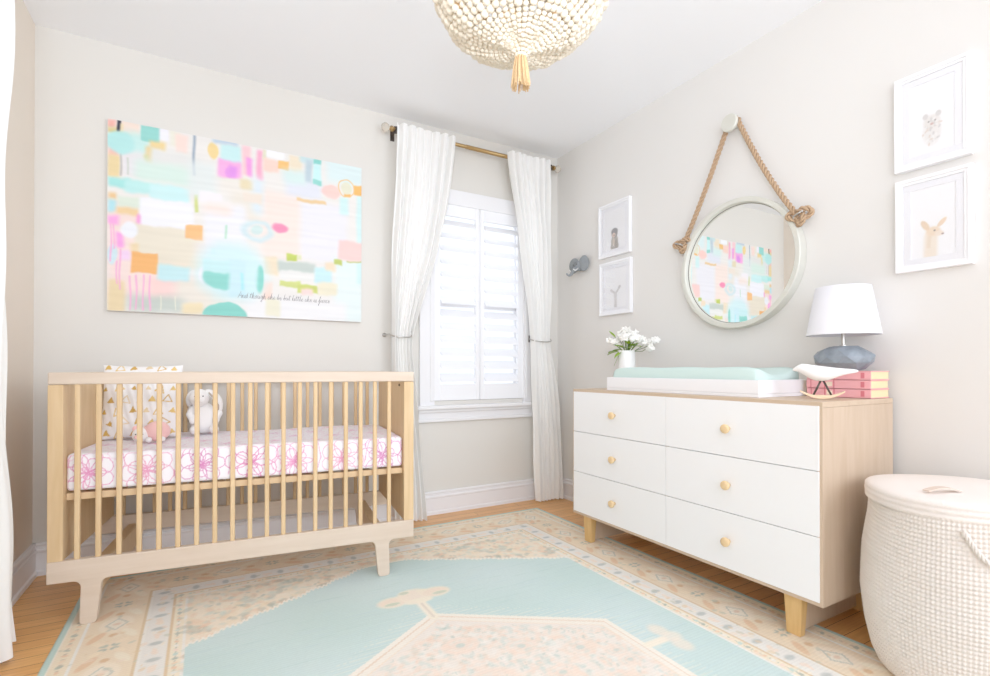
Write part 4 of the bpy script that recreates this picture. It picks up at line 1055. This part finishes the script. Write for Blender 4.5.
# ---------------------------------------------------------------- basket
def basket():
    bx, by = 1.905, .605
    t = thing('laundry_basket', 'tall cream woven cotton rope hamper with a lid in front of the dresser end', 'basket', (bx, by, .0068))
    nth, nz = 840, 250; hgt = .505
    prof = [(0, .176), (.012, .192), (.05, .208), (.12, .222), (.22, .232), (.35, .228), (.45, .216), (.505, .214)]
    P = np.zeros((nz, nth, 3))
    th = np.linspace(0, 2*PI, nth)
    for j in range(nz):
        z = hgt*j/(nz-1); r0 = interp(prof, z)
        row = z/.0118; fr = row-math.floor(row); rr_ = .0046*abs(math.sin(PI*fr)); par = int(math.floor(row)) % 2
        col = np.abs(np.sin(th*70+par*PI/2*.0))
        wav = .004*np.sin(2*th+1)+.004*np.sin(3*th+z*8)
        r = r0+rr_*(.15+1.15*col)+wav
        zz = z+.004*np.sin(3*th+2)*min(1, z*8)
        P[j, :, 0] = r*np.cos(th); P[j, :, 1] = r*np.sin(th); P[j, :, 2] = np.maximum(zz, .0)
    grid_mesh('basket_body', P, None, M['basket'], t)
    # lid: woven rim and soft domed top
    prof2 = [(.219, .497), (.224, .500), (.2245, .510), (.2215, .5125), (.225, .516), (.2255, .525), (.222, .5275), (.2245, .531), (.224, .538), (.218, .544), (.205, .5475), (.17, .551), (.12, .554), (.06, .555), (0, .555)]
    n2 = 420; P = np.zeros((len(prof2), n2, 3)); th = np.linspace(0, 2*PI, n2)
    for j, (r, z) in enumerate(prof2):
        q = r+(.0012*np.abs(np.sin(th*70)) if j < 10 else 0)+(.002*np.sin(2*th+1))*(r > .1)
        P[j, :, 0] = q*np.cos(th); P[j, :, 1] = q*np.sin(th); P[j, :, 2] = z+.002*np.sin(3*th+2)*(r > .1)
    grid_mesh('basket_lid', P, None, M['basketlid'], t)
    # flat grab strap on the lid
    g = G(); path = [(-.045+.09*i/10, 0, .5555+.009*math.sin(PI*i/10)) for i in range(11)]
    V = []
    for x, y, z in path: V += [(x, y-.011, z), (x, y+.011, z), (x, y+.011, z+.003), (x, y-.011, z+.003)]
    g.add(V, [(i*4+k, i*4+(k+1) % 4, (i+1)*4+(k+1) % 4, (i+1)*4+k) for i in range(10) for k in range(4)]+[(0, 1, 2, 3), (43, 42, 41, 40)])
    g.xf(Matrix.Translation((-.135, -.005, 0))@Matrix.Rotation(-.52, 4, 'Z')).build('lid_strap', M['leather'], t, smooth=False, label='tan strap across the lid')
    # side rope handle
    a0 = math.radians(214); g = G(); pts = []
    for i in range(21):
        s = i/20; a = a0-.26+.52*s; z = .478-.075*math.sin(PI*s); r = .226+.012*math.sin(PI*s)+ .004
        pts.append((r*math.cos(a), r*math.sin(a), z))
    rope_tube(pts, .0065, 30, g); g.build('rope_handle', M['basket'], t, smooth=True)
basket()

# ---------------------------------------------------------------- light and camera
w = bpy.data.worlds.new('World'); S.world = w; w.use_nodes = True
w.node_tree.nodes['Background'].inputs['Color'].default_value = (.905, .965, 1.06, 1); w.node_tree.nodes['Background'].inputs['Strength'].default_value = 1.25
def area(name, loc, target, size, sy, power, col=(1, 1, 1)):
    l = bpy.data.lights.new(name, 'AREA'); l.shape = 'RECTANGLE'; l.size = size; l.size_y = sy; l.energy = power; l.color = col
    o = bpy.data.objects.new(name, l); C.objects.link(o); o.location = loc
    d = Vector(target)-Vector(loc); o.rotation_euler = d.to_track_quat('-Z', 'Y').to_euler(); return o
def spot(name, loc, target, power, deg, rad, col=(1, 1, 1)):
    l = bpy.data.lights.new(name, 'SPOT'); l.energy = power; l.spot_size = math.radians(deg); l.spot_blend = 1; l.shadow_soft_size = rad; l.color = col
    o = bpy.data.objects.new(name, l); C.objects.link(o); o.location = loc
    o.rotation_euler = (Vector(target)-Vector(loc)).to_track_quat('-Z', 'Y').to_euler(); return o
COOL = (.88, .96, 1.10)
area('window_daylight', (1.56, YB+.6, 1.6), (1.5, 1.0, .9), 1.0, 1.6, 8, COOL)
area('added_room_fill', (-.2, -1.5, 1.6), (1.9, 2.7, 1.0), 2.0, 1.6, 26, COOL)  # added fill light behind the camera, aimed deep along the right wall
area('added_room_fill', (1.95, -1.4, 1.6), (-.65, 2.4, .7), 1.8, 1.6, 44, COOL)  # second added fill, aimed across at the left wall
spot('added_ceiling_fill', (-.1, -.25, 1.55), (.75, 2.3, 2.41), 92, 120, .25, COOL)  # invented spot, added to brighten the ceiling and the back of the room
spot('added_ceiling_fill', (.6, -.5, 1.2), (.9, .6, 2.41), 22, 130, .25, COOL)  # weaker added spot for the near ceiling

spot('added_wall_fill', (1.5, -.7, 1.4), (-.65, 2.6, 1.0), 26, 60, .4, (1, .97, .93))  # added spot that lifts the dark left corner

cam = bpy.data.cameras.new('camera'); co = bpy.data.objects.new('camera', cam); C.objects.link(co); S.camera = co
cam.sensor_width = 36; cam.sensor_fit = 'HORIZONTAL'; cam.lens = 36*505.8/990; cam.clip_start = .02
co.location = (0, 0, .9)
yaw, pit = .5207, .0055
fwd = Vector((math.sin(yaw)*math.cos(pit), math.cos(yaw)*math.cos(pit), math.sin(pit)))
co.rotation_euler = fwd.to_track_quat('-Z', 'Y').to_euler()
cam.shift_y = (366.33-338)/990
S.view_settings.view_transform = 'Standard'; S.view_settings.look = 'None'; S.view_settings.exposure = .01; S.view_settings.gamma = 1.2
S.cycles.max_bounces = 10; S.cycles.diffuse_bounces = 6; S.cycles.transparent_max_bounces = 12
S.cycles.use_denoising = True
S.cycles.sample_clamp_indirect = 4
